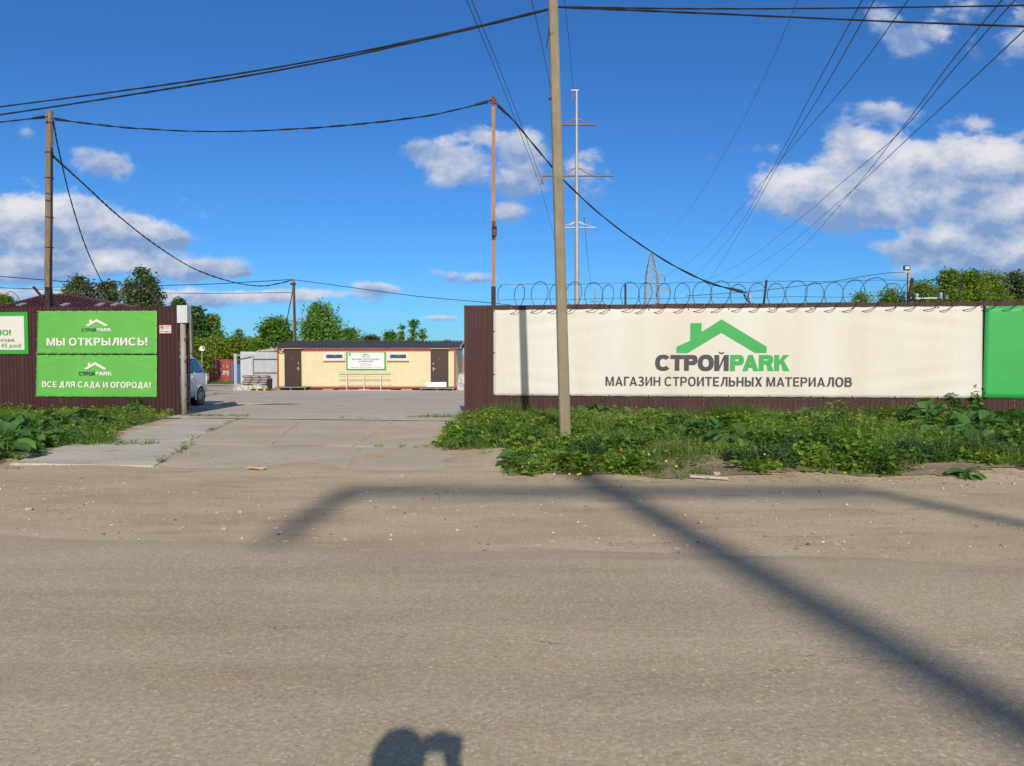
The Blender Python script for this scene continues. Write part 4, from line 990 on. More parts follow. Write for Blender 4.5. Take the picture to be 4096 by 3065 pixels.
for (x0, x1, y0, y1, hs) in ((615.5,651.5,757,834,1),(931,968.5,757.5,836,-1)):
    a, b = C(x0,y0), C(x1,y1); h_ = a.z-b.z; d_ = make('door', MB().box(((a.x+b.x)/2,YC-.05,(a.z+b.z)/2),(b.x-a.x-.06,.06,h_-.05)), MATS['door_brown'], cabin)
    mb = MB(); w2 = (b.x-a.x)/2
    for s_ in (-1, 1): mb.box(((a.x+b.x)/2+s_*(w2-.015),YC-.045,(a.z+b.z)/2),(.05,.085,h_))
    mb.box(((a.x+b.x)/2,YC-.045,a.z-.012),(w2*2-.06,.085,.045)); make('frame', mb, MATS['door_brown'], d_)
    hx = (b.x-.14) if hs > 0 else (a.x+.14)
    mb = MB(); mb.box((hx,YC-.095,b.z+h_*.49),(.05,.02,.2)); mb.bar((hx,YC-.12,b.z+h_*.50),(hx-hs*.14,YC-.12,b.z+h_*.50),.025,.025); make('handle', mb, MATS['bright_steel'], d_)
    make('lock', MB().box((hx,YC-.09,b.z+h_*.64),(.05,.025,.09)), MATS['bright_steel'], d_)
    make('peephole', MB().cyl(((a.x+b.x)/2,YC-.078,b.z+h_*.77),((a.x+b.x)/2,YC-.09,b.z+h_*.77),.02,n=8), MATS['bright_steel'], d_)
    mb = MB(); mb.box(((a.x+b.x)/2+.05,YC-.12,a.z+.10),(b.x-a.x+.12,.2,.02)); make('door_canopy', mb, MATS['cream_siding'], cabin)
for (x0, x1) in ((700.5,744.5),(838,882)):
    a, b = C(x0,762), C(x1,778.5); cx_, cz_, w_, h_ = (a.x+b.x)/2, (a.z+b.z)/2, b.x-a.x, a.z-b.z
    wn = make('window', MB().box((cx_+.03,YC-.012,cz_),(w_-.19,.02,h_-.19)), MATS['window_glass'], cabin)
    def ring4(name, ww, hh, t_, y0, th, mat):
        mb = MB(); mb.box((cx_,y0,cz_+hh/2-t_/2),(ww,th,t_)); mb.box((cx_,y0,cz_-hh/2+t_/2),(ww,th,t_))
        for s_ in (-1, 1): mb.box((cx_+s_*(ww/2-t_/2),y0,cz_),(t_,th,hh-2*t_))
        make(name, mb, MATS[mat], wn)
    ring4('frame', w_, h_, .055, YC-.03, .09, 'white_plastic'); ring4('sash', w_-.125, h_-.125, .05, YC-.035, .055, 'white_plastic')
    make('sill', MB().box((cx_,YC-.075,cz_-h_/2-.03),(w_+.1,.14,.035)), MATS['cream_siding'], wn)
    mb = MB(); mb.bar((cx_+.02,YC-.03,cz_+h_*.2),(cx_+.02,YC-.06,cz_+h_*.06),.025,.03); make('handle', mb, MATS['white_plastic'], wn)
mb = MB(); mb.tube([C(591,748,YC-.1),C(594,757,YC-.1),C(606,763,YC-.1),C(613,762,YC-.1),C(614,756,YC-.1)],.018,5); make('supply_cable', mb, MATS['cable'], cabin)
q = C(611.5,755); make('junction_box', MB().box((q.x,YC-.08,q.z),(.1,.09,.2)), MATS['grey_paint'], cabin)
# sign on the cabin
a, b = C(748.5,760.5), C(834,798.5); yS = YC-.07
sg = thing('shop_sign', 'white shop sign with green border between the two cabin windows', 'sign', ((a.x+b.x)/2, yS, b.z))
frS = ((a.x, yS-.016, b.z), (1,0,0), (0,0,1), (0,-1,0)); SW, SH = b.x-a.x, a.z-b.z
make('board', MB().box(((a.x+b.x)/2,yS,(a.z+b.z)/2),(SW,.03,SH)), MATS['sign_green'], sg)
make('white_field', MB().box(((a.x+b.x)/2+.0,yS-.0165,(a.z+b.z)/2),(SW-.17,.007,SH-.075)), MATS['white_plastic'], sg)
frS = ((a.x, yS-.021, b.z), (1,0,0), (0,0,1), (0,-1,0))
L_ = lambda nm, tx, G, x0, x1, y0, y1, mt, gap=.14: make(nm, lettering(tx, G, frS, x0*SW, x1*SW, y0*SH, y1*SH, gap, .001), MATS[mt], sg)
make('roof_emblem', roof_mark(frS, .50*SW, .775*SH, .082*SW, .125*SH, .001), MATS['letter_greengrey'], sg)
L_('lettering_name_dark', 'СТРОЙ', Glyphs(.26), .375, .51, .69, .745, 'letter_grey'); L_('lettering_name_green', 'PARK', Glyphs(.26), .515, .62, .69, .745, 'logo_green')
L_('lettering_line', 'МАГАЗИН СТРОИТЕЛЬНЫХ', Glyphs(.22), .145, .845, .545, .625, 'letter_grey'); L_('lettering_line', 'МАТЕРИАЛОВ', Glyphs(.22), .315, .675, .425, .505, 'letter_grey')
L_('lettering_hours', 'ГРАФИК РАБОТЫ', Glyphs(.15), .375, .61, .305, .35, 'letter_grey'); L_('lettering_hours', 'ПН-ВС С 08:00 ДО 17:00', Glyphs(.15), .335, .655, .225, .275, 'letter_grey')
mb = MB()
for x0, x1, y0 in ((.10,.31,.12),(.335,.50,.12),(.52,.665,.12),(.69,.90,.11)):
    x = x0
    while x < x1-.01:
        w_ = random.uniform(.012, .04); p_ = [(x,y0),(min(x1,x+w_),y0),(min(x1,x+w_),y0+.022),(x,y0+.022)]; x += w_+.006
        mb.add([(a.x+u_*SW, yS-.0225, b.z+v_*SH) for u_, v_ in p_], [(0,1,2,3)])
make('fine_print', mb, MATS['letter_grey'], sg)
c = (a.x+.087*SW, b.z+.86*SH); make('green_dot', MB().cyl((c[0],yS-.0205,c[1]),(c[0],yS-.024,c[1]),.075,n=16), MATS['logo_green'], sg)

# steps, foam slab, handrail leaning on the wall
def steps(label, x0, x1, ytop):
    a, b = C(x0, ytop, YC-.6), C(x1, ytop, YC-.6); t = thing('metal_platform', label, 'steps', ((a.x+b.x)/2, YC-.6, zg))
    make('deck', MB().box(((a.x+b.x)/2,YC-.58,a.z),(b.x-a.x,.9,.06)), MATS['steel_grey'], t)
    n = 3 if x1-x0 > 70 else 3
    for X in np.linspace(a.x+.05, b.x-.05, n):
        mb = MB(); mb.bar((X,YC-1.0,zg),(X,YC-1.0,a.z-.03),.06,.06); mb.bar((X,YC-.2,zg),(X,YC-.2,a.z-.03),.06,.06); make('leg', mb, MATS['steel_grey'], t)
    return t
steps('low grey metal platform below the left cabin door', 600, 665, 836.5); steps('low grey metal platform with white foam block below the right cabin door', 909, 982, 838.5)
a, b = C(921,826.5,YC-.35), C(964.5,836.8,YC-.35)
o = make('foam_block', MB().box(((a.x+b.x)/2,YC-.35,(a.z+b.z)/2+.02),(b.x-a.x,.12,a.z-b.z)), MATS['foam_white'], origin=((a.x+b.x)/2,YC-.35,b.z), bevel=.01); tag(o, 'white foam slab standing on the platform before the right cabin door', 'foam slab')
t = thing('handrail', 'silvery metal handrail section leaning on the cabin wall below the sign', 'railing', (C(790,845).x, YC-.6, zg))
for (yy, d_) in ((803,.22),(822,.36),(842.0,.50)) [:0] or ((803.5,.20),(823,.34),(841.5,.48)):
    pass
rt = [C(731,804,YC-.25), C(844,804,YC-.25)]; rb = [C(731,846,YC-.75), C(844,846,YC-.75)]
for f_ in (0, .24, .47, .70, .92):
    p0 = rt[0].lerp(rb[0], f_); p1 = rt[1].lerp(rb[1], f_); make('rail', MB().cyl(tuple(p0), tuple(p1), .019, n=8), MATS['bright_steel'], t)
for s_ in (.16, .49, .81):
    p0 = rt[0].lerp(rt[1], s_); p1 = rb[0].lerp(rb[1], s_); p1.z = zg+.02; make('baluster', MB().bar(tuple(p0), tuple(p1), .034, .034), MATS['bright_steel'], t)
p0, p1 = C(737,843,YC-.9), C(857,845.5,YC-.95); o = make('loose_pipe', MB().cyl((p0.x,p0.y,zg+.03),(p1.x,p1.y,zg+.03),.028,n=8), MATS['bright_steel'], origin=(p0.x,p0.y,zg)); tag(o, 'single bright pipe lying on the ground before the leaning handrail', 'pipe')
p0, p1 = C(915,846,YC-1.2), C(968,846,YC-1.2); o = make('timber_board', MB().box(((p0.x+p1.x)/2,YC-1.25,zg+.03),(p1.x-p0.x,.25,.04)), MATS['wood_pale'], origin=((p0.x+p1.x)/2,YC-1.25,zg)); tag(o, 'pale board lying on the ground in front of the right metal platform', 'board')

def film_heap(name, label, c, r, seed, lumps=7):
    rg = np.random.default_rng(seed); mb = MB(); n, m = 40, 18; v = []
    ph = rg.uniform(0, 6.28, 8)
    for j in range(m+1):
        th = pi/2*j/m
        for i in range(n):
            a_ = 2*pi*i/n; k = 1+.13*sin(3*a_+ph[0])+.10*sin(5*a_+ph[1]+2*th)+.07*sin(9*a_+ph[2]+5*th)+.04*rg.normal()
            zz = sin(th)*(1+.14*sin(4*a_+ph[3])*cos(th)+.08*sin(7*a_+3*th))
            v.append((c[0]+r[0]*k*cos(th)**.55*cos(a_), c[1]+r[1]*k*cos(th)**.55*sin(a_), c[2]+r[2]*zz))
    f = [(j*n+i, j*n+(i+1)%n, (j+1)*n+(i+1)%n, (j+1)*n+i) for j in range(m) for i in range(n)]
    o = make(name, mb.add(v, f), MATS['plastic_film'], origin=c, smooth=True); tag(o, label, 'plastic film'); return o
q = C(524, 840, 40.6); zq = float(gz(q.x, 40.6))
film_heap('film_bundle', 'crumpled clear plastic film heap left of the cement bags', (q.x-.05,40.7,zq), (.42,.5,.36), 2)
q2 = C(990, 842, 42.6); film_heap('film_bundle', 'crumpled plastic film roll at the right corner of the cabin', (q2.x+.1,42.7,zg-.02), (.38,.5,.38), 5)
q2 = C(996, 838, 43.8); film_heap('film_bundle', 'grey wrapped bundle half hidden between cabin and bannered fence end', (q2.x+.1,43.8,zg-.02), (.3,.3,.9), 6)
# pallet with cement bags
px0, px1 = C(541,840,40.6).x, C(579,840,40.6).x
t = thing('wooden_pallet', 'pale wooden pallet under the stacked cement bags', 'pallet', ((px0+px1)/2, 40.7, zq))
for X in (px0+.08, (px0+px1)/2, px1-.08): make('pallet_block', MB().box((X,40.7,zq+.06),(.12,.95,.1)), MATS['wood_pale'], t)
for Y in np.linspace(40.28, 41.12, 5): make('deck_board', MB().box(((px0+px1)/2,Y,zq+.125),(px1-px0+.1,.14,.024)), MATS['wood_pale'], t)
film_heap('film_bundle', 'wide sheet of wrinkled plastic film draped around the base of the bag stack', ((px0+px1)/2-.1,40.85,zq+.14), ((px1-px0)*.62,.55,.27), 9)
def bag_mb(L, W, H):
    mb = MB(); n, m = 14, 8; v = []
    for j in range(m+1):
        th = -pi/2+pi*j/m
        for i in range(n):
            a_ = 2*pi*i/n; ex = .45; cx_, sx_ = cos(a_), sin(a_); k = cos(th)**.35 if abs(cos(th)) > 1e-6 else 0
            v.append((L/2*k*math.copysign(abs(cx_)**ex, cx_), W/2*k*math.copysign(abs(sx_)**ex, sx_), H/2*math.copysign(abs(sin(th))**.7, sin(th))+.012*sin(7*a_)))
    return mb.add(v, [(j*n+i, j*n+(i+1)%n, (j+1)*n+(i+1)%n, (j+1)*n+i) for j in range(m) for i in range(n)])
bw0 = (C(578,820,40.6).x-C(522,820,40.6).x)/3.05; rows_ = 4; z0 = zq+.40; bh = .125
proto = None; cnt = 0
names_r = ['bottom', 'second', 'third', 'top']; names_c = ['left', 'middle', 'right']
for r_ in range(rows_):
    for c_ in range(3):
        X = C(524,820,40.6).x+bw0*(c_+.5)+.05*((r_*7+c_*3) % 3-1)+.02*r_; pos = (X, 40.75+.02*((r_+c_) % 2), z0+bh*r_)
        lab = '%s grey cement bag in the %s row of the stack by the bin' % (names_c[c_], names_r[r_])
        if proto is None:
            t = thing('cement_bag', lab, 'bag', pos, 'cement bags stacked on the pallet'); make('sack', bag_mb(bw0*1.04,.7,bh*1.15), MATS['bag_grey'], t, smooth=True, local=True)
            make('print_band', MB().add([(.02,-.362,-.022),(.15,-.362,-.022),(.15,-.362,.026),(.02,-.362,.026)], [(0,1,2,3)]), MATS['bag_print'], t, local=True); proto = t
        else:
            t = copy_tree(proto); t.location = pos; t['label'] = lab; t.rotation_euler.z = random.uniform(-.05, .05)
            if (r_+c_) % 2: t.rotation_euler.z += pi
q = C(583, 840, 40.3)
t = thing('litter_bin', 'black cylindrical litter bin on a low stand left of the cabin', 'bin', (q.x, 40.3, zq))
mb = MB(); z1 = C(583,819.5,40.3).z; z2 = C(583,839,40.3).z; n = 18
mb.tube([(q.x,40.3,z2),(q.x,40.3,z1),(q.x,40.3,z1-.005)], [.125,.14,.12], n, True); make('drum', mb, MATS['black_metal'], t, smooth=False)
make('stand', MB().cyl((q.x,40.3,zq+.02),(q.x,40.3,z2+.02),.03,n=8), MATS['black_metal'], t); make('foot_plate', MB().box((q.x,40.3,zq+.015),(.32,.3,.03)), MATS['black_metal'], t)
make('rim', MB().tube([(q.x+.14*cos(a_),40.3+.14*sin(a_),z1) for a_ in np.linspace(0,2*pi,19)],.012,5,False), MATS['black_metal'], t)

# grey sheet enclosure left of the cabin
def E(x, y, Y=43.6): return P(x, y, Y)
ex0, ex1, ex2 = E(510.5,800).x, E(546.5,800).x, E(601,800).x; ez1 = E(540,760.5).z; ezg = float(gz(ex0, 43.6))
t = thing('sheet_enclosure', 'pale grey profiled sheet enclosure with posts left of the cabin', 'fence', (ex0, 43.6, ezg))
mb = MB(); sheet(mb, (ex0+.12,43.95), (ex1+.05,43.68), ezg+.05, ez1+.02, .13, .02); make('sheet_panel', mb, MATS['galvanised_bright'], t)
mb = MB(); sheet(mb, (ex1+.05,43.68), (ex2,43.68), ezg+.05, ez1, .13, .015); make('sheet_panel', mb, MATS['galvanised'], t)
make('post', MB().bar((ex0,43.5,ezg-.05),(ex0,43.5,E(510,764).z),.17,.12), MATS['grey_paint'], t); make('post', MB().bar((ex1,43.55,ezg-.05),(ex1,43.55,E(546,767).z),.09,.09), MATS['grey_paint'], t)
for yy in (774.5, 804): make('cross_rail', MB().bar((ex1+.045,43.58,E(546,yy).z),(ex2-.05,43.58,E(546,yy).z),.05,.06), MATS['grey_paint'], t)
make('cross_rail', MB().bar((ex0+.09,43.52,E(546,768).z),(ex1-.045,43.55,E(546,768).z),.05,.07), MATS['grey_paint'], t)
o = make('shed_roof', MB().prism([E(556,757.5,50),E(603,750,50),E(606,758,50),E(552,760,50)], (0,0,0), (0,4,0)), MATS['concrete_block'], origin=tuple(E(575,760,50))); tag(o, 'low flat greyish shed roof showing above the pale grey enclosure', 'shed')

# shipping containers
Yc = 76.0; K = lambda x, y, Y=Yc: P(x, y, Y)
a, b = K(451,777), K(497.5,831); zc0, zc1 = b.z, a.z; ca, cb = a.x, b.x; cw_, chh = cb-ca, zc1-zc0
t = thing('shipping_container', 'dark red shipping container with white lettering behind the parked car', 'container', ((ca+cb)/2, Yc, zc0))
mb = MB(); mb.box(((ca+cb)/2+.17,Yc+3.05,(zc0+zc1)/2),(cw_+.20,5.9,chh-.2)); 
for X in (ca+.06, cb-.06):
    for Y in (Yc+.06, Yc+6.04): mb.box((X,Y,(zc0+zc1)/2),(.14,.14,chh))
for z in (zc0+.07, zc1-.06): mb.box(((ca+cb)/2,Yc+.06,z),(cw_-.26,.14,.14))
for k in range(20): mb.box((cb+.27,Yc+.3+k*.29,(zc0+zc1)/2),(.05,.13,chh-.3))
make('body', mb, MATS['container_red'], t)
for s_ in (0, 1):
    x0, x1 = (ca+.14,(ca+cb)/2-.02) if not s_ else ((ca+cb)/2+.02, cb-.14)
    d_ = MB(); v = []
    zz = [zc0+.16]; 
    for k in range(5): h0 = zc0+.16+(chh-.32)*(k/5); h1 = zc0+.16+(chh-.32)*((k+1)/5); d_.box(((x0+x1)/2,Yc+.05,(h0+h1)/2),(x1-x0,.05,h1-h0-.13)); d_.box(((x0+x1)/2,Yc+.075,h1-.065),(x1-x0,.05,.13))
    dd = make('door', d_, MATS['container_red'], t)
    for X in (x0+(x1-x0)*.28, x1-(x1-x0)*.16) if not s_ else (x0+(x1-x0)*.12, x0+(x1-x0)*.80): make('lock_bar', MB().cyl((X,Yc-.02,zc0+.06),(X,Yc-.02,zc1-.05),.024,n=6), MATS['container_bar'], dd)
frC = ((ca, Yc+.02, zc0), (1,0,0), (0,0,1), (0,-1,0)); LC = lambda tx, G, x0, x1, y0, y1, gap=.14: make('lettering', lettering(tx, G, frC, x0*cw_, x1*cw_, y0*chh, y1*chh, gap, .02), MATS['letter_white'], t)
LC('tex', Glyphs(.24), .05, .37, .66, .80); LC('TEXU', Glyphs(.2), .64, .735, .725, .77); LC('557017 8', Glyphs(.2), .80, .99, .73, .775); LC('4510', Glyphs(.2), .82, .91, .665, .71)
LC('D', Glyphs(.3), .32, .39, .44, .50)
mb = MB(); random.seed(5)
for k, (x0, y0) in enumerate([(.6,.53),(.6,.48),(.6,.44),(.6,.40),(.80,.53),(.81,.49),(.80,.45),(.82,.41),(.84,.37)]):
    x = x0
    for j in range(3): w_ = random.uniform(.02,.06); mb.add([(ca+u_*cw_,Yc+.01,zc0+v_*chh) for u_, v_ in ((x,y0),(x+w_,y0),(x+w_,y0+.028),(x,y0+.028))], [(0,1,2,3)]); x += w_+.012
make('data_lettering', mb, MATS['letter_white'], t)
mb = MB(); mb.box((ca+.87*cw_,Yc+.015,zc0+.29*chh),(.16,.01,.14)); make('warning_label', mb, MATS['orange_pipe'], t)
a, b = K(503,786,75.0), K(511,832,75.0)
t = thing('shipping_container', 'blue container edge seen between the red container and the grey enclosure', 'container', ((a.x+b.x)/2+.9, 75, b.z))
mb = MB(); mb.box(((a.x+b.x)/2+.9,78,(a.z+b.z)/2),(b.x-a.x+1.8,5.8,a.z-b.z-.1))
for k in range(9): mb.box((a.x+.12+k*.25,75.07,(a.z+b.z)/2),(.12,.06,a.z-b.z-.2))
make('body', mb, MATS['container_blue'], t); make('corner_post', MB().box((a.x-.02,75.04,(a.z+b.z)/2),(.12,.14,a.z-b.z)), MATS['container_blue'], t)
# fence behind, lamp, posts in the back of the yard
ya = 70.; a, b = P(424,779,ya), P(452,836,ya); o = make('sheet_fence', sheet(MB(), (a.x-2,ya), (b.x-.2,ya), b.z, a.z, .25, .03), MATS['galvanised'], origin=(a.x,ya,b.z)); tag(o, 'grey sheet fence seen between the car and the red container', 'fence')
q = P(437.5,752.5,33); t = thing('horn_loudspeaker', 'round white horn loudspeaker on a thin post above the parked car', 'loudspeaker', (q.x-.08, 33.1, float(gz(q.x,33))))
mb = MB(); pr = [(.0,.035),(.05,.04),(.12,.07),(.17,.105),(.20,.125)]
mb.tube([(q.x, 33.16-d, q.z) for d, r in pr], [r for d, r in pr], 18, False); make('bell', mb, MATS['foam_white'], t, smooth=True)
mb = MB(); mb.tube([(q.x,33.16,q.z),(q.x,33.0,q.z)], [.032,.02], 10); make('driver', mb, MATS['grey_paint'], t)
make('post', MB().bar((q.x-.09,33.1,float(gz(q.x,33))),(q.x-.07,33.1,q.z+.02),.035,.035), MATS['post_grey'], t); make('bracket', MB().bar((q.x-.09,33.14,q.z),(q.x+.02,33.14,q.z),.03,.03), MATS['post_grey'], t)
q = P(409.5,688,44); qb = P(412,742,44); t = thing('concrete_post', 'pale square concrete post rising behind the gate beside the dark pine', 'post', (q.x,44,-.9))
make('shaft', MB().loft([[(q.x+x*s_+(qb.x-q.x)*(1 if z < 0 else 0)*1.5,44+y*s_,z) for x, y in ((-1,-1),(1,-1),(1,1),(-1,1))] for z, s_ in ((-.9,.17),(q.z,.13))]), MATS['concrete_pole'], t)
mb = MB(); mb.box((q.x,43.8,q.z-.5),(.1,.18,.1)); make('insulator_hook', mb, MATS['sign_white'], t)
q = P(634,603.5,47); t = thing('yard_pole', 'slim pale pole behind the cabin where the long sagging cable ends', 'pole', (q.x,47,-1))
make('shaft', MB().tube([(q.x+.1,47,-1),(q.x,47,q.z)],[.12,.085],8), MATS['weathered_wood'], t); make('cable', MB().tube([(q.x+.05,46.88,q.z-.4),(q.x+.1,46.88,2)], .03, 5), MATS['cable'], t)
mb = MB(); mb.box((q.x,46.9,q.z-.3),(.34,.12,.12)); make('clamp', mb, MATS['black_metal'], t)
def street_lamp(label, x, y, Y, s=1):
    q = P(x, y, Y); t = thing('street_lamp', label, 'street lamp', (q.x+.5, Y, float(gz(q.x,Y))))
    mb = MB(); mb.loft([[(q.x-.55*s+f_*1.0*s, Y+w_*.16*sin(a_)*s, q.z+(.12-.22*f_)*s+w_*.07*cos(a_)*s) for a_ in np.arange(8)*pi/4] for f_, w_ in ((0,.3),(.15,.9),(.6,1),(1,.5))]); make('lamp_head', mb, MATS['white_plastic'], t)
    make('mast', MB().tube([(q.x+.4*s,Y,q.z-.1*s),(q.x+.75*s,Y+.2,q.z-.2*s),(q.x+.8*s,Y+.3,q.z-1.0*s),(q.x+.8*s,Y+.3,-1.5)], .05*s, 6), MATS['post_grey'], t)
street_lamp('white street lamp head poking out of the linden left of the cabin', 566, 738.5, 55.4, .62); street_lamp('small white lamp head above the hedge behind the red container', 457, 737, 58, .22)

# ------------------------------------------------------------------ parked car: nose to the fence, its tail shows past the gate post
car = thing('parked_car', 'pale silver blue estate car parked behind the left fence, only its tail visible', 'car', (-10.78, 24.12, float(gz(-10.7,23))-.0))
car.rotation_euler = (0, 0, radians(1.5))
ST = [ # y, zbottom, zmid, zbelt, ztop, w_sill, w_mid, w_belt, w_top
 (0.00,.36,.50,.62,.70,.60,.66,.62,.56),(-.05,.30,.50,.72,.84,.72,.765,.74,.68),(-.13,.28,.52,.92,1.08,.77,.81,.775,.70),(-.20,.28,.55,1.00,1.34,.79,.83,.80,.655),
 (-.33,.28,.56,1.03,1.50,.80,.84,.815,.62),(-.52,.28,.56,1.04,1.575,.80,.845,.82,.60),(-1.0,.26,.56,1.04,1.61,.80,.85,.825,.60),(-1.8,.25,.55,1.02,1.61,.80,.85,.825,.60),(-2.5,.25,.54,.99,1.57,.80,.85,.82,.59),
 (-2.95,.25,.54,.97,1.30,.80,.85,.81,.61),(-3.25,.26,.54,.95,1.02,.80,.84,.79,.66),(-3.75,.28,.52,.86,.92,.78,.81,.74,.60),(-4.0,.30,.48,.72,.78,.70,.73,.66,.5),(-4.06,.34,.48,.60,.66,.58,.62,.56,.42)]
def csec(s): y, zb_, zm, zB, zt_, ws, wm, wB, wt = s; h = [(ws*.9,zb_),(ws,zb_+.06),(wm,zm),(wm*1.0,(zm+zB)/2+.03),(wB,zB),(wt+.03,zt_-(zt_-zB)*.16),(wt-.06,zt_-.02),(wt*.5,zt_+.005)]; return [(x,y,z) for x, z in h]+[(-x,y,z) for x, z in h[::-1]]
mb = MB(); mb.loft([csec(s) for s in ST]); body = make('body', mb, MATS['car_paint'], car, smooth=True, local=True)
def cint(y):
    ys_ = [s[0] for s in ST][::-1]; return [float(np.interp(y, ys_, [s[k] for s in ST][::-1])) for k in range(9)]
def side_patch(y0, y1, t0, t1, off, rc, sgn, n=16, slant=0):
    """panel lying on the glass band of the body side; rounded corners"""
    out = []
    for i in range(n*4):
        a_ = 2*pi*(i+.5)/(n*4); e = 2/rc; cx_ = math.copysign(abs(cos(a_))**e, cos(a_)); cz_ = math.copysign(abs(sin(a_))**e, sin(a_))
        t_ = (t0+t1)/2+cz_*(t1-t0)/2; y = (y0+y1)/2+cx_*(y1-y0)/2-slant*(t_-t0)*(1 if cx_ > 0 else 0)
        _, _, _, zB, zt_, _, _, wB, wt = cint(y); zT = zt_-(zt_-zB)*.16; out.append((sgn*(wB+(wt+.03-wB)*t_+off), y, zB+(zT-zB)*t_))
    return out
for sg_ in (1, -1):
    for (y0, y1, sl_) in ((-1.02,-.36,.10),(-1.85,-1.10,0),(-2.72,-1.94,0)):
        p = side_patch(y0-.035, y1+.03, .03, 1.0, .004, 6, sg_, slant=sl_); make('window_seal', MB().add(p, [tuple(range(len(p)))]), MATS['car_black'], car, local=True)
        p = side_patch(y0, y1, .09, .94, .009, 5, sg_, slant=sl_); make('side_window', MB().add(p, [tuple(range(len(p)))]), MATS['car_glass'], car, local=True)
    for yw in (-.70, -3.20):
        arch = MB(); m_ = 22; ro, ri, wx = .385, .335, .853; pts = []
        ang = [pi*k/m_*1.16-.08*pi for k in range(m_+1)]
        arch.add([(sg_*(wx-.03), yw+ro*cos(a_), .30+ro*sin(a_)) for a_ in ang]+[(sg_*(wx+.012), yw+(ro-.02)*cos(a_), .30+(ro-.02)*sin(a_)) for a_ in ang]+[(sg_*(wx+.012), yw+ri*cos(a_), .30+ri*sin(a_)) for a_ in ang], [(k+j*(m_+1), k+1+j*(m_+1), k+1+(j+1)*(m_+1), k+(j+1)*(m_+1)) for j in range(2) for k in range(m_)])
        make('wheel_arch', arch, MATS['car_paint'], car, smooth=True, local=True)
        make('arch_liner', MB().cyl((sg_*.6,yw,.30),(sg_*.851,yw,.30),.34,n=28), MATS['car_black'], car, local=True)
        w_ = MB(); prf = [(.66,.20),(.66,.285),(.68,.305),(.76,.31),(.84,.305),(.862,.285),(.866,.23)]; w_.loft([[(sg_*x, yw+r*cos(a_), .31+r*sin(a_)) for a_ in np.arange(30)*2*pi/30] for x, r in prf], cap=False); wh = make('wheel', w_, MATS['tyre'], car, smooth=True, local=True)
        rm = MB(); prf = [(.866,.232),(.872,.222),(.85,.205),(.835,.19),(.842,.15),(.868,.11),(.873,.07),(.862,.05),(.862,.0001)]; rm.loft([[(sg_*x, yw+r*cos(a_), .31+r*sin(a_)) for a_ in np.arange(30)*2*pi/30] for x, r in prf], cap=False); make('rim', rm, MATS['rim'], wh, smooth=True, local=True)
        hm = MB()
        for k in range(9): a_ = 2*pi*k/9; hm.cyl((sg_*.835,yw+.168*cos(a_),.31+.168*sin(a_)),(sg_*.8445,yw+.168*cos(a_),.31+.168*sin(a_)),.022,n=8)
        for k in range(4): a_ = 2*pi*k/4; hm.cyl((sg_*.86,yw+.05*cos(a_),.31+.05*sin(a_)),(sg_*.876,yw+.05*cos(a_),.31+.05*sin(a_)),.012,n=6)
        make('rim_holes', hm, MATS['car_black'], wh, local=True)
    tl = [(sg_*(cint(y)[6]+(cint(y)[7]-cint(y)[6])*max(0,min(1,(z-cint(y)[2])/(cint(y)[3]-cint(y)[2])))+.008), y, z) for y, z in ((-.10,.78),(-.055,.72),(-.09,.98),(-.14,1.05),(-.19,1.0),(-.17,.80))]
    make('tail_light', MB().add([tl[k] for k in (1,2,3,4,5)], [(0,1,2,3,4)]), MATS['tail_red'], car, local=True)
    make('mud_flap', MB().box((sg_*.74,-.30,.22),(.16,.015,.2)), MATS['car_black'], car, local=True)
    make('door_handle', MB().box((sg_*.862,-1.28,.93),(.03,.15,.035)), MATS['car_paint'], car, local=True)
    make('roof_rail', MB().tube([(sg_*.56,-.5,1.60),(sg_*.56,-.6,1.66),(sg_*.56,-2.3,1.66),(sg_*.56,-2.4,1.60)], .016, 6), MATS['car_black'], car, local=True)
    make('fuel_flap' if sg_ < 0 else 'side_trim', MB().box((sg_*.852,-1.9,.55),(.02,1.6,.07)), MATS['car_paint'], car, local=True)
p = [(.60,-.17,1.02),(-.60,-.17,1.02),(-.55,-.31,1.46),(.55,-.31,1.46)]; make('rear_window', MB().add([(x,y+.045,z) for x, y, z in p], [(0,1,2,3)]), MATS['car_glass'], car, local=True)
mb = MB(); mb.loft([[(x,.025,.42),(x,.05,.5),(x,.03,.62),(x,-.08,.64),(x,-.10,.40)] for x in (-.76,-.5,0,.5,.76)]); make('rear_bumper', mb, MATS['car_paint'], car, smooth=True, local=True)
p = [(.62,-3.28,1.0),(-.62,-3.28,1.0),(-.55,-2.56,1.50),(.55,-2.56,1.50)]; make('windscreen', MB().add([(x,y-.03,z+.03) for x, y, z in p], [(3,2,1,0)]), MATS['car_glass'], car, local=True)
for s_ in (1, -1): make('headlight', MB().blob((s_*.58,-3.94,.68),(.14,.07,.08),1,.03), MATS['white_plastic'], car, local=True)
make('underbody', MB().box((0,-2.0,.27),(1.3,3.5,.12)), MATS['car_black'], car, local=True)

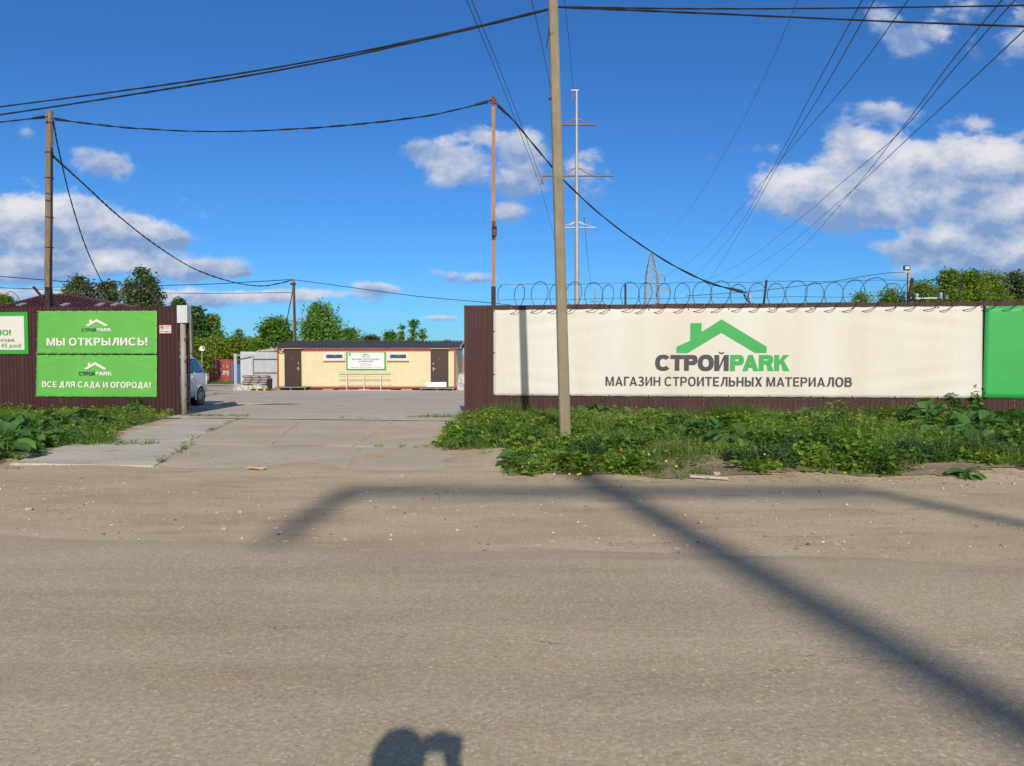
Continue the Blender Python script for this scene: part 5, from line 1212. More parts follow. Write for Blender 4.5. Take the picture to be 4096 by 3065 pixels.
# ------------------------------------------------------------------ brown hip roof house behind the left fence
YH = 31.0; H = lambda x, y, Y=YH: P(x, y, Y)
pk = H(150,637.5,32.05); pk2 = H(100,637.5,32.05); zE = H(150,668,30.5).z; e0 = H(-16,668,30.5); e1 = H(292,668,30.5)
t = thing('house', 'house behind the left fence with only its brown metal hip roof showing', 'house', ((e0.x+e1.x)/2, 32, -.2))
mb = MB(); mb.box(((e0.x+e1.x)/2,32.1,(zE-.2)/2),(e1.x-e0.x-.9,2.6,zE+.2)); make('wall', mb, MATS['house_wall'], t)
mb = MB(); v = [(e0.x,30.5,zE),(e1.x,30.5,zE),(e1.x,33.6,zE),(e0.x,33.6,zE),(pk2.x,32.05,pk.z),(pk.x,32.05,pk.z)]
mb.add(v, [(0,1,5,4),(1,2,5),(2,3,4,5),(3,0,4),(0,3,2,1)])
for k in range(30):
    f_ = (k+.5)/30; X = e0.x+(e1.x-e0.x)*f_; top_ = min(1, (X-e0.x)/(pk2.x-e0.x), (e1.x-X)/(e1.x-pk.x)); mb.bar((X,30.48,zE+.02),(X,30.5+1.55*top_,zE+.03+(pk.z-zE)*top_),.05,.03)
rf = make('roof', mb, MATS['house_roof'], t)
mb = MB()
for a_, b_ in ((0,4),(1,5),(4,5),(2,5)): mb.bar(v[a_], v[b_], .16, .10)
make('ridge_tile', mb, MATS['house_roof'], rf)
for x in (47, 142, 217, 250): q = H(x,657,30.9); make('snow_guard', MB().prism([(q.x-.14,30.75,q.z-.10),(q.x+.08,30.75,q.z-.10),(q.x+.2,30.95,q.z),(q.x-.02,30.95,q.z)], (0,0,0), (0,-.04,.05)), MATS['skylight'], rf)
# ------------------------------------------------------------------ leaves: orientation matrices
def rot_dir(az, el, roll, size, width=None):
    """N matrices whose y axis is the leaf direction, z its upper face"""
    az, el, roll, size = [np.asarray(q, float) for q in (az, el, roll, size)]
    d = np.stack([np.cos(az)*np.cos(el), np.sin(az)*np.cos(el), np.sin(el)], -1)
    x = np.stack([np.sin(az), -np.cos(az), np.zeros_like(az)], -1); z = np.cross(x, d)
    x2 = x*np.cos(roll)[:,None]+z*np.sin(roll)[:,None]; z2 = np.cross(x2, d)
    w = size if width is None else width
    return np.stack([x2*w[:,None], d*size[:,None], z2*size[:,None]], -1)
LEAF = ([(0,0,0),(.34,.42,.10),(0,1,-.06),(-.34,.42,.10)], [(0,1,2),(0,2,3)])
BROAD = ([(0,0,0),(.30,.16,.05),(.36,.48,.09),(0,1,-.08),(-.36,.48,.09),(-.30,.16,.05)], [(0,1,2,3),(0,3,4,5)])
BLADE = ([(-.5,0,0),(.5,0,0),(.42,.5,.06),(-.42,.5,.06),(.05,1,.30),(-.05,1,.30)], [(0,1,2,3),(3,2,4,5)])
def onto(x, y, h=0.0):
    """ground point (raised by h) seen at photo pixel, 2212 scale"""
    d = ray(x*S, y*S); t = 4.0
    for k in range(4000):
        p = Vector((d.x*t, d.y*t, CAMZ+d.z*t))
        if p.z <= float(gz(p.x, p.y))+h: return p
        t += .01
    return p

# ------------------------------------------------------------------ trees
def tree(name, label, x, ytop, ybot, hw, Y, leafm, barkm, seed, n_clump=60, per=110, leaf=.17, shape='round', clump=.9, droop=0, group='trees beyond the yard', cat='tree', gap=.0, flat=1.0, trunk=None):
    rg = np.random.default_rng(seed); top = P(x, ytop, Y); bot = P(x, ybot, Y); R = P(x+hw, ytop, Y).x-top.x; X0 = top.x; g = float(gz(X0, Y))
    Hc = top.z-bot.z; t = thing(name, label, cat, (X0, Y, g), group)
    prof = {'round': lambda h: (np.sin(np.pi*np.clip(h*.92+.08,0,1)))**.55, 'cone': lambda h: (1-h)**.8*.95+.05, 'tall': lambda h: np.sin(np.pi*np.clip(h*.86+.14,0,1))**.8*(1-.25*h), 'bush': lambda h: np.sqrt(np.clip(1-h**2.2,0,1)), 'spire': lambda h: (.55+.45*np.sin(5*h+1))*(1-h)**.6+.06}[shape]
    h = rg.uniform(0, 1, n_clump)**.9; a = rg.uniform(0, 2*pi, n_clump); r = R*prof(h)*rg.uniform(.25, 1, n_clump)**.5*rg.uniform(.62, 1.22, n_clump)
    C_ = np.stack([X0+r*np.cos(a), Y+r*np.sin(a)*flat, bot.z+h*Hc*.96], -1)
    if gap: C_ = C_[np.sin(C_[:,0]*2.1/R*3+seed)*np.sin(C_[:,2]*2.7/Hc*4+seed*2) > -1+gap]
    n_clump = len(C_); cr = clump*rg.uniform(.55, 1.25, n_clump)
    # leaves gathered in clumps, thinner at a clump's rim
    N = n_clump*per; ci = np.repeat(np.arange(n_clump), per); o = rg.normal(0, .5, (N, 3))*cr[ci][:,None]; o[:,2] *= .62
    if droop:
        s_ = rg.uniform(0, 1, N); strand = rg.integers(0, 9, N)+9*ci; so_ = rg.normal(0, .55, (9*n_clump, 3))*np.repeat(cr, 9)[:,None]; so_[:,2] *= .4
        o = so_[strand]+np.stack([.06*rg.normal(size=N), .06*rg.normal(size=N), -s_*droop*(.5+rg.uniform(0,1,9*n_clump)[strand])], -1)
    T = C_[ci]+o; T[:,2] = np.maximum(T[:,2], g+.05)
    el = rg.uniform(-1.2, .5, N) if droop else rg.uniform(-.9, .7, N)
    Rm = rot_dir(rg.uniform(0, 2*pi, N), el, rg.normal(0, .5, N), leaf*rg.uniform(.6, 1.35, N))
    tint = np.clip(.5+.20*rg.normal(size=N)+.22*rg.normal(size=n_clump)[ci], 0, 1)
    make('crown', MB().scatter(*LEAF, Rm, T, tint), MATS[leafm], t)
    mb = MB(); tr = trunk or max(.08, Hc*.016)
    pts = [(X0, Y, g-.2)]+[(X0+.12*R*sin(seed+k*1.3)*.5, Y+.1*R*cos(seed*2+k)*.4, g+(top.z-g)*k/6) for k in range(1, 6)]; mb.tube(pts, np.linspace(tr*1.5, tr*.3, 6), 7)
    tv = np.array(pts)
    for k in rg.permutation(n_clump)[:min(26, n_clump)]:
        c = C_[k]; zb_ = g+(c[2]-g)*rg.uniform(.55, .85); i = min(4, int((zb_-g)/(top.z-g)*6)); b_ = np.array([np.interp(zb_, tv[:,2], tv[:,0]), np.interp(zb_, tv[:,2], tv[:,1]), zb_])
        m_ = (b_+c)/2+np.array([0,0,.15*abs(c[2]-zb_)]); mb.tube([b_, m_, c], [tr*.45, tr*.3, tr*.12], 5)
    make('trunk', mb, MATS[barkm], t); return t
tree('poplar', 'sparse poplar with pale trunk behind the house roof, left one of two', 172, 598, 668, 30, 62, 'leaf_poplar', 'bark_pale', 3, 46, 70, .24, 'round', .58, gap=.3)
tree('poplar', 'low sparse poplar crown between the two poplars behind the house roof', 232, 612, 668, 24, 63, 'leaf_poplar', 'bark_pale', 4, 30, 65, .24, 'round', .58, gap=.3)
tree('poplar', 'taller leafy poplar behind the house roof right of the slanted bracket', 307, 581, 668, 42, 60, 'leaf_poplar', 'bark_dark', 8, 66, 85, .24, 'tall', .62, gap=.2)
tree('bush', 'light green bush at the left edge above the fence', 2, 640, 670, 22, 45, 'leaf_hedge', 'bark_dark', 9, 22, 120, .16, 'bush', .4, cat='bush')
tree('pine', 'small pine top just above the end of the left fence', 386, 648, 700, 20, 66, 'leaf_pine', 'bark_dark', 10, 40, 90, .26, 'spire', .45)
tree('pine', 'dark green pine right behind the pale concrete post', 421, 660, 790, 34, 90, 'leaf_pine', 'bark_dark', 12, 110, 120, .36, 'cone', .75)
tree('birch', 'slender drooping birch between the dark pine and the hedge', 459, 674, 780, 24, 92, 'leaf_birch', 'bark_pale', 13, 56, 140, .28, 'tall', .85, droop=1.5)
for lab, x, yt, hw, Y, sd in (('yellow green bush behind the parked car roof', 417, 740, 18, 54, 20), ('broad yellow green bush above the red container', 462, 737, 40, 84, 21), ('yellow green bush left of the grey enclosure', 505, 735, 40, 86, 22), ('yellow green bush behind the grey enclosure corner', 543, 741, 36, 87, 23)):
    tree('bush', lab, x, yt, 800, hw, Y, 'leaf_hedge', 'bark_dark', sd, 110, 150, .21 if Y < 60 else .30, 'bush', .7 if Y < 60 else 1.0, group='bushes behind the yard', cat='bush')
tree('sapling', 'thin loose sapling rising above the hedge by the red container', 517, 712, 760, 13, 86, 'leaf_birch', 'bark_dark', 25, 20, 46, .24, 'tall', .5)
tree('sapling', 'dry brownish sapling with a leafy tip left of the linden', 541, 722, 765, 8, 86, 'leaf_hedge', 'bark_pale', 26, 12, 40, .24, 'tall', .4)
tree('linden', 'dense round linden tree left of the slim yard pole', 596, 690, 775, 35, 56, 'leaf_tree', 'bark_dark', 30, 90, 150, .21, 'round', .62)
tree('birch', 'big broad birch behind the cabin roof right of the yard pole', 693, 649, 775, 54, 60, 'leaf_birch', 'bark_pale', 31, 130, 170, .20, 'tall', .8, droop=1.3)
tree('birch', 'smaller drooping birch joined to the right flank of the big birch', 757, 705, 775, 30, 61, 'leaf_birch', 'bark_pale', 32, 46, 140, .20, 'round', .6, droop=1.0)
tree('willow', 'low grey green willow behind the middle of the cabin roof', 803, 725, 770, 28, 66, 'leaf_poplar', 'bark_dark', 33, 40, 110, .20, 'bush', .5)
tree('sapling', 'low leafy sapling left of the pair of taller saplings behind the cabin roof', 846, 718, 765, 20, 62, 'leaf_tree', 'bark_dark', 34, 26, 60, .19, 'bush', .45)
tree('sapling', 'tall sapling with separate leafy shoots behind the cabin roof', 893, 690, 765, 11, 60, 'leaf_tree', 'bark_dark', 35, 24, 62, .17, 'tall', .36)
tree('sapling', 'narrow sapling left of the tallest sapling behind the cabin roof', 868, 698, 765, 6, 60, 'leaf_tree', 'bark_dark', 36, 13, 60, .17, 'tall', .32)
tree('sapling', 'short sapling right of the tallest sapling behind the cabin roof', 913, 711, 765, 9, 60, 'leaf_tree', 'bark_dark', 37, 14, 56, .17, 'tall', .32)
tree('sapling', 'small leafy top peeping over the right end of the cabin roof', 968, 733, 765, 16, 60, 'leaf_tree', 'bark_dark', 38, 10, 40, .17, 'bush', .3)
GR = 'young trees above the right fence'
for lab, x, yt, hw, Y, sd, n in (('low thin tree above the fence left of the floodlight mast', 1925, 624, 30, 34, 40, 34), ('tiny leafy shoot above the fence well left of the floodlight', 1862, 632, 8, 34, 41, 5), ('small tree above the fence right behind the floodlight mast', 1992, 614, 32, 33, 42, 48),
        ('leafy green tree with two peaks right of the floodlight', 2052, 583, 31, 33, 43, 70), ('leafy green tree in the middle of the right hand row', 2098, 588, 31, 33, 44, 70), ('leafy green tree near the right edge above the green banner', 2142, 592, 31, 34, 45, 70), ('loose feathery tree at the right edge above the green banner', 2190, 588, 36, 36, 46, 56), ('wide tree cut off by the right edge of the picture', 2240, 590, 36, 35, 47, 60)):
    tree('young_tree', lab, x, yt, 720, hw, Y, 'leaf_young' if sd != 46 else 'leaf_poplar', 'bark_dark', sd, int(n*1.15), 170, .118, 'tall', .44, group=GR)

# ------------------------------------------------------------------ weeds, grass and burdock on the two banks
def patch(X, Y, k): return .5+.5*np.sin(1.9*X+k*1.7+1.3*np.sin(1.3*Y+k))*np.sin(1.7*Y+k*2.3+.9*np.sin(2.1*X))
BARE = [(Vector((.93,12.35,0)), .28, .42), (onto(1640,990), .35, .3), (onto(1880,1010), .4, .25), (onto(1420,985), .3, .3), (onto(1330,926), .5, .34), (onto(1270,930), .3, .2), (onto(1195,955), .45, .4), (onto(1610,915), .45, .3), (onto(1660,918), .5, .25), (onto(2075,1020), .8, .45), (onto(1530,1003), .5, .25), (onto(1700,1025), .3, .2), (onto(1130,985), .3, .3)]
def bare(X, Y):
    b = np.zeros(len(X), bool)
    for p, rx_, ry_ in BARE: b |= ((X-p.x)/rx_)**2+((Y-p.y)/ry_)**2 < 1
    return b
BURD = [onto(*q) for q in ((1290,903),(1345,912),(1530,950),(1570,968),(1480,945),(1765,920),(2010,925),(2065,930),(2115,935),(2160,940),(2200,955),(2040,950),(2100,962),(2165,970),(1960,925),(30,940),(85,930),(140,932),(20,965),(70,965),(15,990))]
def near_burdock(X, Y, r=.30):
    b = np.zeros(len(X), bool)
    for p in BURD: b |= (X-p.x)**2+((Y-p.y+.12)*1.0)**2 < r*r
    return b
def sow(n, inside, x0, x1, y0, y1, rg):
    X = rg.uniform(x0, x1, n); Y = rg.uniform(y0, y1, n); k = inside(X, Y); X, Y = X[k], Y[k]; k = (~bare(X, Y) & ~near_burdock(X, Y)) | (rg.uniform(size=len(X)) < .07); return X[k], Y[k]
def weeds(name, label, X, Y, hgt, rg, leafm, size=(.045,.095), nodes=5, tmpl=LEAF, spread=.5, par=None):
    """upright leafy plants: leaf pairs up a stem; one mesh"""
    n = len(X); Z = gz(X, Y)+.012; mb = MB()
    lx = rg.normal(0, .10, n)*hgt/.3; ly = rg.normal(0, .10, n)*hgt/.3; az0 = rg.uniform(0, 2*pi, n); tp = np.clip(.5+.22*rg.normal(size=n)+.75*(patch(X*1.3, Y*1.2, 6.1)-.45), 0, 1)
    for k in range(nodes):
        f_ = (k+.7)/nodes
        for s_ in (0, 1):
            az = az0+k*1.57+s_*pi+rg.normal(0, .35, n); sz = rg.uniform(*size, n)*(1.15-.55*abs(f_-.45))
            T = np.stack([X+lx*f_+np.cos(az)*sz*spread*.5, Y+ly*f_+np.sin(az)*sz*spread*.5, Z+hgt*f_*rg.uniform(.85, 1.1, n)], -1)
            mb.scatter(*tmpl, rot_dir(az, rg.normal(.12, .38, n), rg.normal(0, .3, n), sz), T, np.clip(tp+.16*rg.normal(size=n), 0, 1))
    az = rg.uniform(0, 2*pi, n)
    st_ = ([(-.5,0,0),(.5,0,0),(.3,1,0),(-.3,1,0)], [(0,1,2,3)]); el = np.arctan2(hgt, np.hypot(lx, ly)+1e-3)
    mb.scatter(*st_, rot_dir(np.arctan2(ly, lx), el, az, hgt, np.full(n, .006)), np.stack([X, Y, Z], -1), np.full(n, .25))
    o = make(name, mb, MATS[leafm]); kind(o, 'stuff'); o['label'] = label; return o
def grass(name, label, X, Y, hgt, rg, blades=12, leafm='leaf_grass', tuft=.05, w=.0075):
    n = len(X); ci = np.repeat(np.arange(n), blades); N = len(ci); a = rg.uniform(0, 2*pi, N); r = tuft*rg.uniform(0, 1, N)**.5
    x, y = X[ci]+r*np.cos(a), Y[ci]+r*np.sin(a); L = hgt[ci]*rg.uniform(.5, 1.15, N); az = a+rg.normal(0, .6, N)
    Rm = rot_dir(az, rg.normal(1.15, .22, N), rg.normal(0, .5, N), L, np.full(N, w)*rg.uniform(.7, 1.3, N)); Rm[:,:,2] *= -1
    o = make(name, MB().scatter(*BLADE, Rm, np.stack([x, y, gz(x, y)+.005], -1), np.clip(np.repeat(.5+.22*rg.normal(size=n), blades)+.12*rg.normal(size=N), 0, 1)), MATS[leafm]); kind(o, 'stuff'); o['label'] = label; return o
rg = np.random.default_rng(77)
sfun = lambda X, Y: Y+.12*X
# leafy ground cover on the right bank
X, Y = sow(6600, in_right, -1.3, 13, 8.9, 17.8, rg); s_ = sfun(X, Y); p1 = patch(X, Y, 1.0); p2 = patch(X*2.3, Y*2.1, 3.3); k = (rg.uniform(size=len(X)) < np.clip(1.5*p1*p2+.55*p1-.05, .04, 1)) & (s_ > 9.5+.1*X.clip(0)); X, Y = X[k], Y[k]; s_ = s_[k]
hg = (.06+.20*patch(X*1.6, Y*1.5, 2)**1.5*rg.uniform(.6, 1.2, len(X)))*(.6+.4*sm(9.3, 11.0, s_))
nt_ = onto(1800, 930); nr = np.exp(-(((X-nt_.x)/.95)**2+((Y-nt_.y)/1.1)**2)); hg = hg+.46*nr*rg.uniform(.55, 1.1, len(X))
weeds('weed_cover', 'mass of small leafy weeds on the bank below the white banner', X, Y, hg, rg, 'leaf_weed', (.05,.11))
X, Y = sow(2600, in_right, -1.3, 13, 9.3, 17.8, rg); k = patch(X, Y, 5) > .55; X, Y = X[k], Y[k]
weeds('broad_weeds', 'broader leaved weeds mixed into the right bank', X, Y, .07+.13*rg.uniform(size=len(X)), rg, 'leaf_weed', (.08,.15), 3, BROAD, .8)
cX = rg.uniform(-1.0, 12, 170); cY = rg.uniform(9.4, 17.4, 170); k = in_right(cX, cY) & ~bare(cX, cY); cX, cY = cX[k], cY[k]
for g_, (h0, sz_, nd, tm, lab) in enumerate((((.20,.34),(.06,.12),6,LEAF,'nettle like clumps standing above the ground cover'),((.12,.22),(.09,.16),4,BROAD,'soft broad leaved clumps on the right bank'),((.16,.28),(.05,.085),8,LEAF,'fine leaved clumps on the right bank'))):
    ix = np.arange(len(cX)) % 3 == g_; X = []; Y = []; H_ = []
    for x_, y_ in zip(cX[ix], cY[ix]):
        m_ = int(rg.integers(22, 60)); r_ = rg.uniform(.14, .36); dx_, dy_ = rg.normal(0, .55, (2, m_))*r_; X += list(x_+dx_); Y += list(y_+dy_*.8); H_ += list(rg.uniform(*h0)*np.exp(-(dx_**2+dy_**2)/(2*r_*r_))*rg.uniform(.7, 1.1, m_)+.05)
    X, Y, H_ = np.array(X), np.array(Y), np.array(H_); k = in_right(X, Y) & ~bare(X, Y) & ~near_burdock(X, Y, .2); weeds('weed_clumps', lab, X[k], Y[k], H_[k], rg, 'leaf_weed', sz_, nd, tm, .6)
# dark feathery mugwort patches
for i, (px, py, rx_, ry_, n) in enumerate(((1275,985,.62,.50,330),(1960,990,.6,.45,260),(1650,1003,.5,.3,170),(2130,992,.7,.35,230),(1745,985,.5,.35,200),(1420,905,.5,.5,160))):
    c = onto(px, py); a = rg.uniform(0, 2*pi, n); r = rg.uniform(0, 1, n)**.5; X = c.x+rx_*r*np.cos(a); Y = c.y+ry_*r*np.sin(a)
    weeds('mugwort_patch', ['dark feathery mugwort at the foot of the concrete pole','dark feathery mugwort in front of the burdock at the right','feathery mugwort low on the bank right of the plank','dark mugwort at the right edge under the burdock','small feathery mugwort patch mid bank','feathery plants against the fence right of the pole'][i], X, Y, (.08+.28*rg.uniform(size=n)**1.5)*(1.15-.6*r), rg, 'leaf_fern', (.05,.12), 9, ([(0,0,0),(.13,.4,.03),(0,1,-.05),(-.13,.4,.03)], [(0,1,2),(0,2,3)]), .4)
# grass: low fringe at the front, tall tufts along the fence
X, Y = sow(9000, in_right, -1.3, 13, 8.7, 17.9, rg); s_ = sfun(X, Y); fr = 9.25+.125*np.clip(X, 0, 9)
near = (s_-fr < .9); fence_ = s_ > 15.9; k = near & (rg.uniform(size=len(X)) < .25+.75*patch(X*1.7, Y, 8)) | fence_ & (rg.uniform(size=len(X)) < .55*patch(X, Y, 3)+.1) | (patch(X*1.4, Y*1.3, 7) > .60) & (rg.uniform(size=len(X)) < .6)
X, Y, s_ = X[k], Y[k], s_[k]; hg = np.where(s_ > 15.9, .10+.26*patch(X, Y, 3)**2, np.where(s_-(9.25+.125*np.clip(X, 0, 9)) < .5, .06+.10*rg.uniform(size=len(X)), .16+.24*rg.uniform(size=len(X))))
grass('grass', 'grass growing through the weeds on the right bank', X, Y, hg, rg, 13)
for px, py, rx_, n, h_ in ((1300,893,.3,16,.55),(1410,900,.5,30,.45),(1480,905,.4,24,.42),(1620,908,.4,24,.40),(1815,898,.5,30,.55),(1930,912,.4,26,.5),(2000,905,.3,20,.6),(2150,905,.4,26,.6),(1110,950,.35,50,.34),(1170,960,.3,40,.36),(1360,965,.4,50,.34),(1450,985,.4,60,.30),(1690,960,.45,60,.36),(1830,960,.4,50,.36),(1905,975,.35,50,.34),(2030,985,.4,60,.32),(1085,905,.35,60,.50),(1120,900,.3,50,.45),(1180,925,.4,70,.48),(1205,915,.3,40,.42),(1570,905,.45,80,.52),(1545,900,.3,40,.45),(1660,912,.25,26,.42),(1725,908,.2,24,.36),(1890,905,.12,16,.75),(1050,965,.25,50,.22),(2080,975,.5,60,.42),(2000,960,.4,60,.4)):
    c = onto(px, py); X = c.x+rx_*rg.normal(size=n)*.6; Y = c.y+.25*rg.normal(size=n); Y = np.minimum(Y, 17.95-.117*X)
    grass('tall_grass', 'tall grass tufts along the fence foot', X, Y, h_*rg.uniform(.6, 1.1, n), rg, 16, tuft=.07, w=.008)
n = 70; X = rg.uniform(-1, 11, n); Y = rg.uniform(9.6, 17.4, n); k = in_right(X, Y); grass('dry_stalks', 'dry straw coloured stalks left standing in the weeds', X[k], Y[k], rg.uniform(.2, .5, int(k.sum())), rg, 7, 'dry_straw', tuft=.06, w=.006)
# left bank
X, Y = sow(5200, in_left, -16, -6.8, 9.9, 20, rg); k = rg.uniform(size=len(X)) < .3+.8*patch(X, Y, 4); X, Y = X[k], Y[k]
weeds('weed_cover', 'leafy weeds on the left bank under the green banners', X, Y, .10+.16*rg.uniform(size=len(X))*patch(X, Y, 2)+.06, rg, 'leaf_weed', (.05,.11), 4)
X, Y = sow(4600, in_left, -16, -6.8, 9.9, 20, rg); k = (patch(X, Y, 7) > .45) | (X > -8.6); X, Y = X[k], Y[k]
grass('grass', 'grass on the left bank beside the drive', X, Y, .12+.16*rg.uniform(size=len(X)), rg, 13)
# grass lines in joints and at the gate line
X = []; Y = []
for (x0, y0, x1, y1, n, sp) in ((-8.2,18.55,-6.6,18.3,60,.10),(-2.4,18.2,-1.3,18.15,70,.10),(-5.55,12.75,-4.95,10.2,14,.03),(-6.6,17.7,-5.8,13.0,16,.03),(-7.1,12.85,-5.9,12.65,14,.05),(-2.4,12.42,-1.2,12.25,10,.03),(-4.6,17.75,-2.8,17.55,10,.03),(-9.2,9.95,-7.0,10.0,60,.18),(-7.6,12.5,-6.2,12.6,30,.08)):
    f_ = rg.uniform(size=n); X += list(x0+(x1-x0)*f_+rg.normal(0, sp, n)); Y += list(y0+(y1-y0)*f_+rg.normal(0, sp, n))
X = np.array(X); Y = np.array(Y); grass('joint_grass', 'thin grass in the slab joints and along the gate line', X, Y, .05+.09*rg.uniform(size=len(X)), rg, 9, tuft=.04)
# grass strip before the containers
X = rg.uniform(-36, -23, 700); Y = rg.uniform(70.5, 74.5, 700); grass('grass', 'grass strip before the red container', X, Y, .2+.25*rg.uniform(size=700), rg, 8, tuft=.25, w=.04)
# burdock: large heart shaped leaves on stalks
def burdock_leaf():
    v = []; f = []; n, m = 8, 6
    for j in range(n+1):
        s_ = j/n; w_ = .52*(sin(pi*min(1, s_**.56*.985+.015)))**.72
        for i in range(m+1):
            u_ = (i/m-.5)*2; wav = .035*sin(9*s_+4*u_)*abs(u_); lob = -.16*(abs(u_)**2)*(1-s_)**4
            v.append((u_*w_, s_+lob, .13*abs(u_)-.30*s_**2.2+wav))
    f = [(j*(m+1)+i, j*(m+1)+i+1, (j+1)*(m+1)+i+1, (j+1)*(m+1)+i) for j in range(n) for i in range(m)]; return v, f
BL = burdock_leaf()
def burdock(label, px, py, sc=1.0, n=9, seed=0, h=.30, spread=.30, group='burdock plants on the banks', pos=None, matn='leaf_burdock'):
    rg = np.random.default_rng(seed); c = pos or onto(px, py); z = float(gz(c.x, c.y)); t = thing('burdock', label, 'burdock', (c.x, c.y, z), group)
    n = int(n*1.9); az = np.arange(n)*2.4+rg.uniform(0, 6.28)+rg.normal(0, .3, n); rad = spread*sc*rg.uniform(.25, 1.1, n); hh = h*rg.uniform(.35, 1.15, n)*(1.15-.45*rad/(spread*sc)); sz = rg.uniform(.14, .265, n)*(.55+.45*sc)
    T = np.stack([c.x+rad*np.cos(az), c.y+rad*np.sin(az), z+hh], -1); el = rg.normal(-.28, .34, n)+.5*(rad < spread*sc*.4)
    az2 = az+rg.normal(0, .35, n)
    make('leaf_rosette', MB().scatter(*BL, rot_dir(az2, el, rg.normal(0, .28, n), sz), T, np.clip(.5+.25*rg.normal(size=n), 0, 1)), MATS[matn], t, smooth=True)
    mb = MB()
    for k in range(n): e = T[k]; mb.tube([(c.x,c.y,z), ((c.x+e[0])/2, (c.y+e[1])/2, z+hh[k]*.62), tuple(e+np.array([.06*cos(az2[k]),.06*sin(az2[k]),.0])*sz[k])], [.011*sc, .008*sc, .004*sc], 5)
    make('stalk', mb, MATS['stem_green'], t); return t
for i, (px, py, sc, n, h, lab) in enumerate(((1290,903,1.15,13,.46,'burdock against the fence just right of the concrete pole'),(1255,905,.8,7,.34,'small burdock half hidden behind the concrete pole'),(1345,912,.8,8,.28,'burdock at the fence foot left of the bare soil patch'),
    (1530,950,1.3,11,.36,'big burdock in the middle of the right bank'),(1570,968,1.2,9,.30,'burdock with a pale stalk mid bank, lower one of the pair'),(1480,945,1.0,8,.28,'burdock left of the big mid bank one'),(1400,955,.8,7,.2,'low burdock on the bank right of the pole'),
    (1765,920,1.3,10,.45,'burdock left of the nettle mound'),(1800,905,1.0,9,.42,'burdock crowning the nettle mound at the fence'),(2010,925,1.5,15,.52,'tall burdock clump left of the nettle plant'),(2065,930,1.5,15,.48,'broad burdock below the tall nettle plant'),(2115,935,1.5,15,.50,'broad burdock right of the tall nettle plant'),(2160,940,1.5,12,.44,'large burdock near the right edge of the bank'),(2200,955,1.5,12,.42,'large burdock cut by the right edge'),(2040,950,1.3,10,.34,'burdock in front of the tall burdock clump'),(2100,962,1.3,10,.32,'burdock in the front row at the right'),(2165,970,1.3,10,.32,'burdock in the front row beside the right edge'),(1960,925,1.2,10,.38,'burdock on the bank right of the nettle mound'),
    (1180,995,.8,9,.16,'flat bright green leaf plant left of the pole foot'),(1125,1005,.7,8,.16,'flat leaf plant at the left tip of the right bank'),(1215,990,.7,7,.16,'flat leaf plant at the pole foot'),(1010,965,.8,8,.2,'burdock at the corner of bank and drive'),(2090,1030,.5,6,.06,'small flat burdock on the bare gravel at the right'))):
    burdock(lab, px, py, sc, n, 100+i, h)
for i, (px, py, sc, n, h, lab) in enumerate(((30,940,1.2,11,.34,'burdock at the left edge upper row'),(85,930,1.1,11,.32,'burdock below the notice board'),(140,932,1.1,10,.30,'burdock below the green banners'),(20,965,1.2,11,.32,'burdock at the left edge middle row'),(70,965,1.1,10,.28,'burdock in the middle of the left bank'),(15,990,1.1,10,.26,'lowest burdock at the left edge'),(120,955,1.0,9,.24,'burdock at the tip of the left bank'),(195,920,1.0,9,.28,'burdock under the right half of the green banners'),(160,915,1.0,9,.30,'burdock close to the left fence'),(230,925,.8,8,.22,'small burdock beside the drive on the left bank'))):
    burdock(lab, px, py, sc, n, 140+i, h)
burdock('single burdock growing at the fence foot near the gate post', 0, 0, .8, 9, 170, .42, .16, pos=Vector((-9.6, fence_y(-9.6)-.22, 0)))
# tall nettle plant before the banner joint
c = onto(2088, 912); t = thing('nettle_plant', 'tall dark nettle plant reaching over the joint of white and green banner', 'plant', tuple(c))
rg2 = np.random.default_rng(9); mb = MB(); st_ = MB()
for k in range(8):
    bx_, by_ = c.x+rg2.normal(0, .14), c.y+rg2.normal(0, .10); hh = rg2.uniform(.55, .92); lx, ly = rg2.normal(0, .10, 2); z = float(gz(bx_, by_)); st_.tube([(bx_,by_,z),(bx_+lx*.5,by_+ly*.5,z+hh*.5),(bx_+lx,by_+ly,z+hh)], [.010,.008,.004], 5)
    for j in range(8):
        f_ = .3+.7*j/7; m_ = 3; az = j*1.57+np.arange(m_)*2.1+rg2.normal(0, .3, m_); sz = rg2.uniform(.13, .22, m_)*(1.2-.6*f_); mb.scatter(*BROAD, rot_dir(az, rg2.normal(-.05, .3, m_), rg2.normal(0, .3, m_), sz), np.tile([[bx_+lx*f_, by_+ly*f_, z+hh*f_]], (m_, 1)), np.clip(.35+.2*rg2.normal(size=m_), 0, 1))
make('leaves', mb, MATS['leaf_burdock'], t); make('stem', st_, MATS['stem_green'], t)
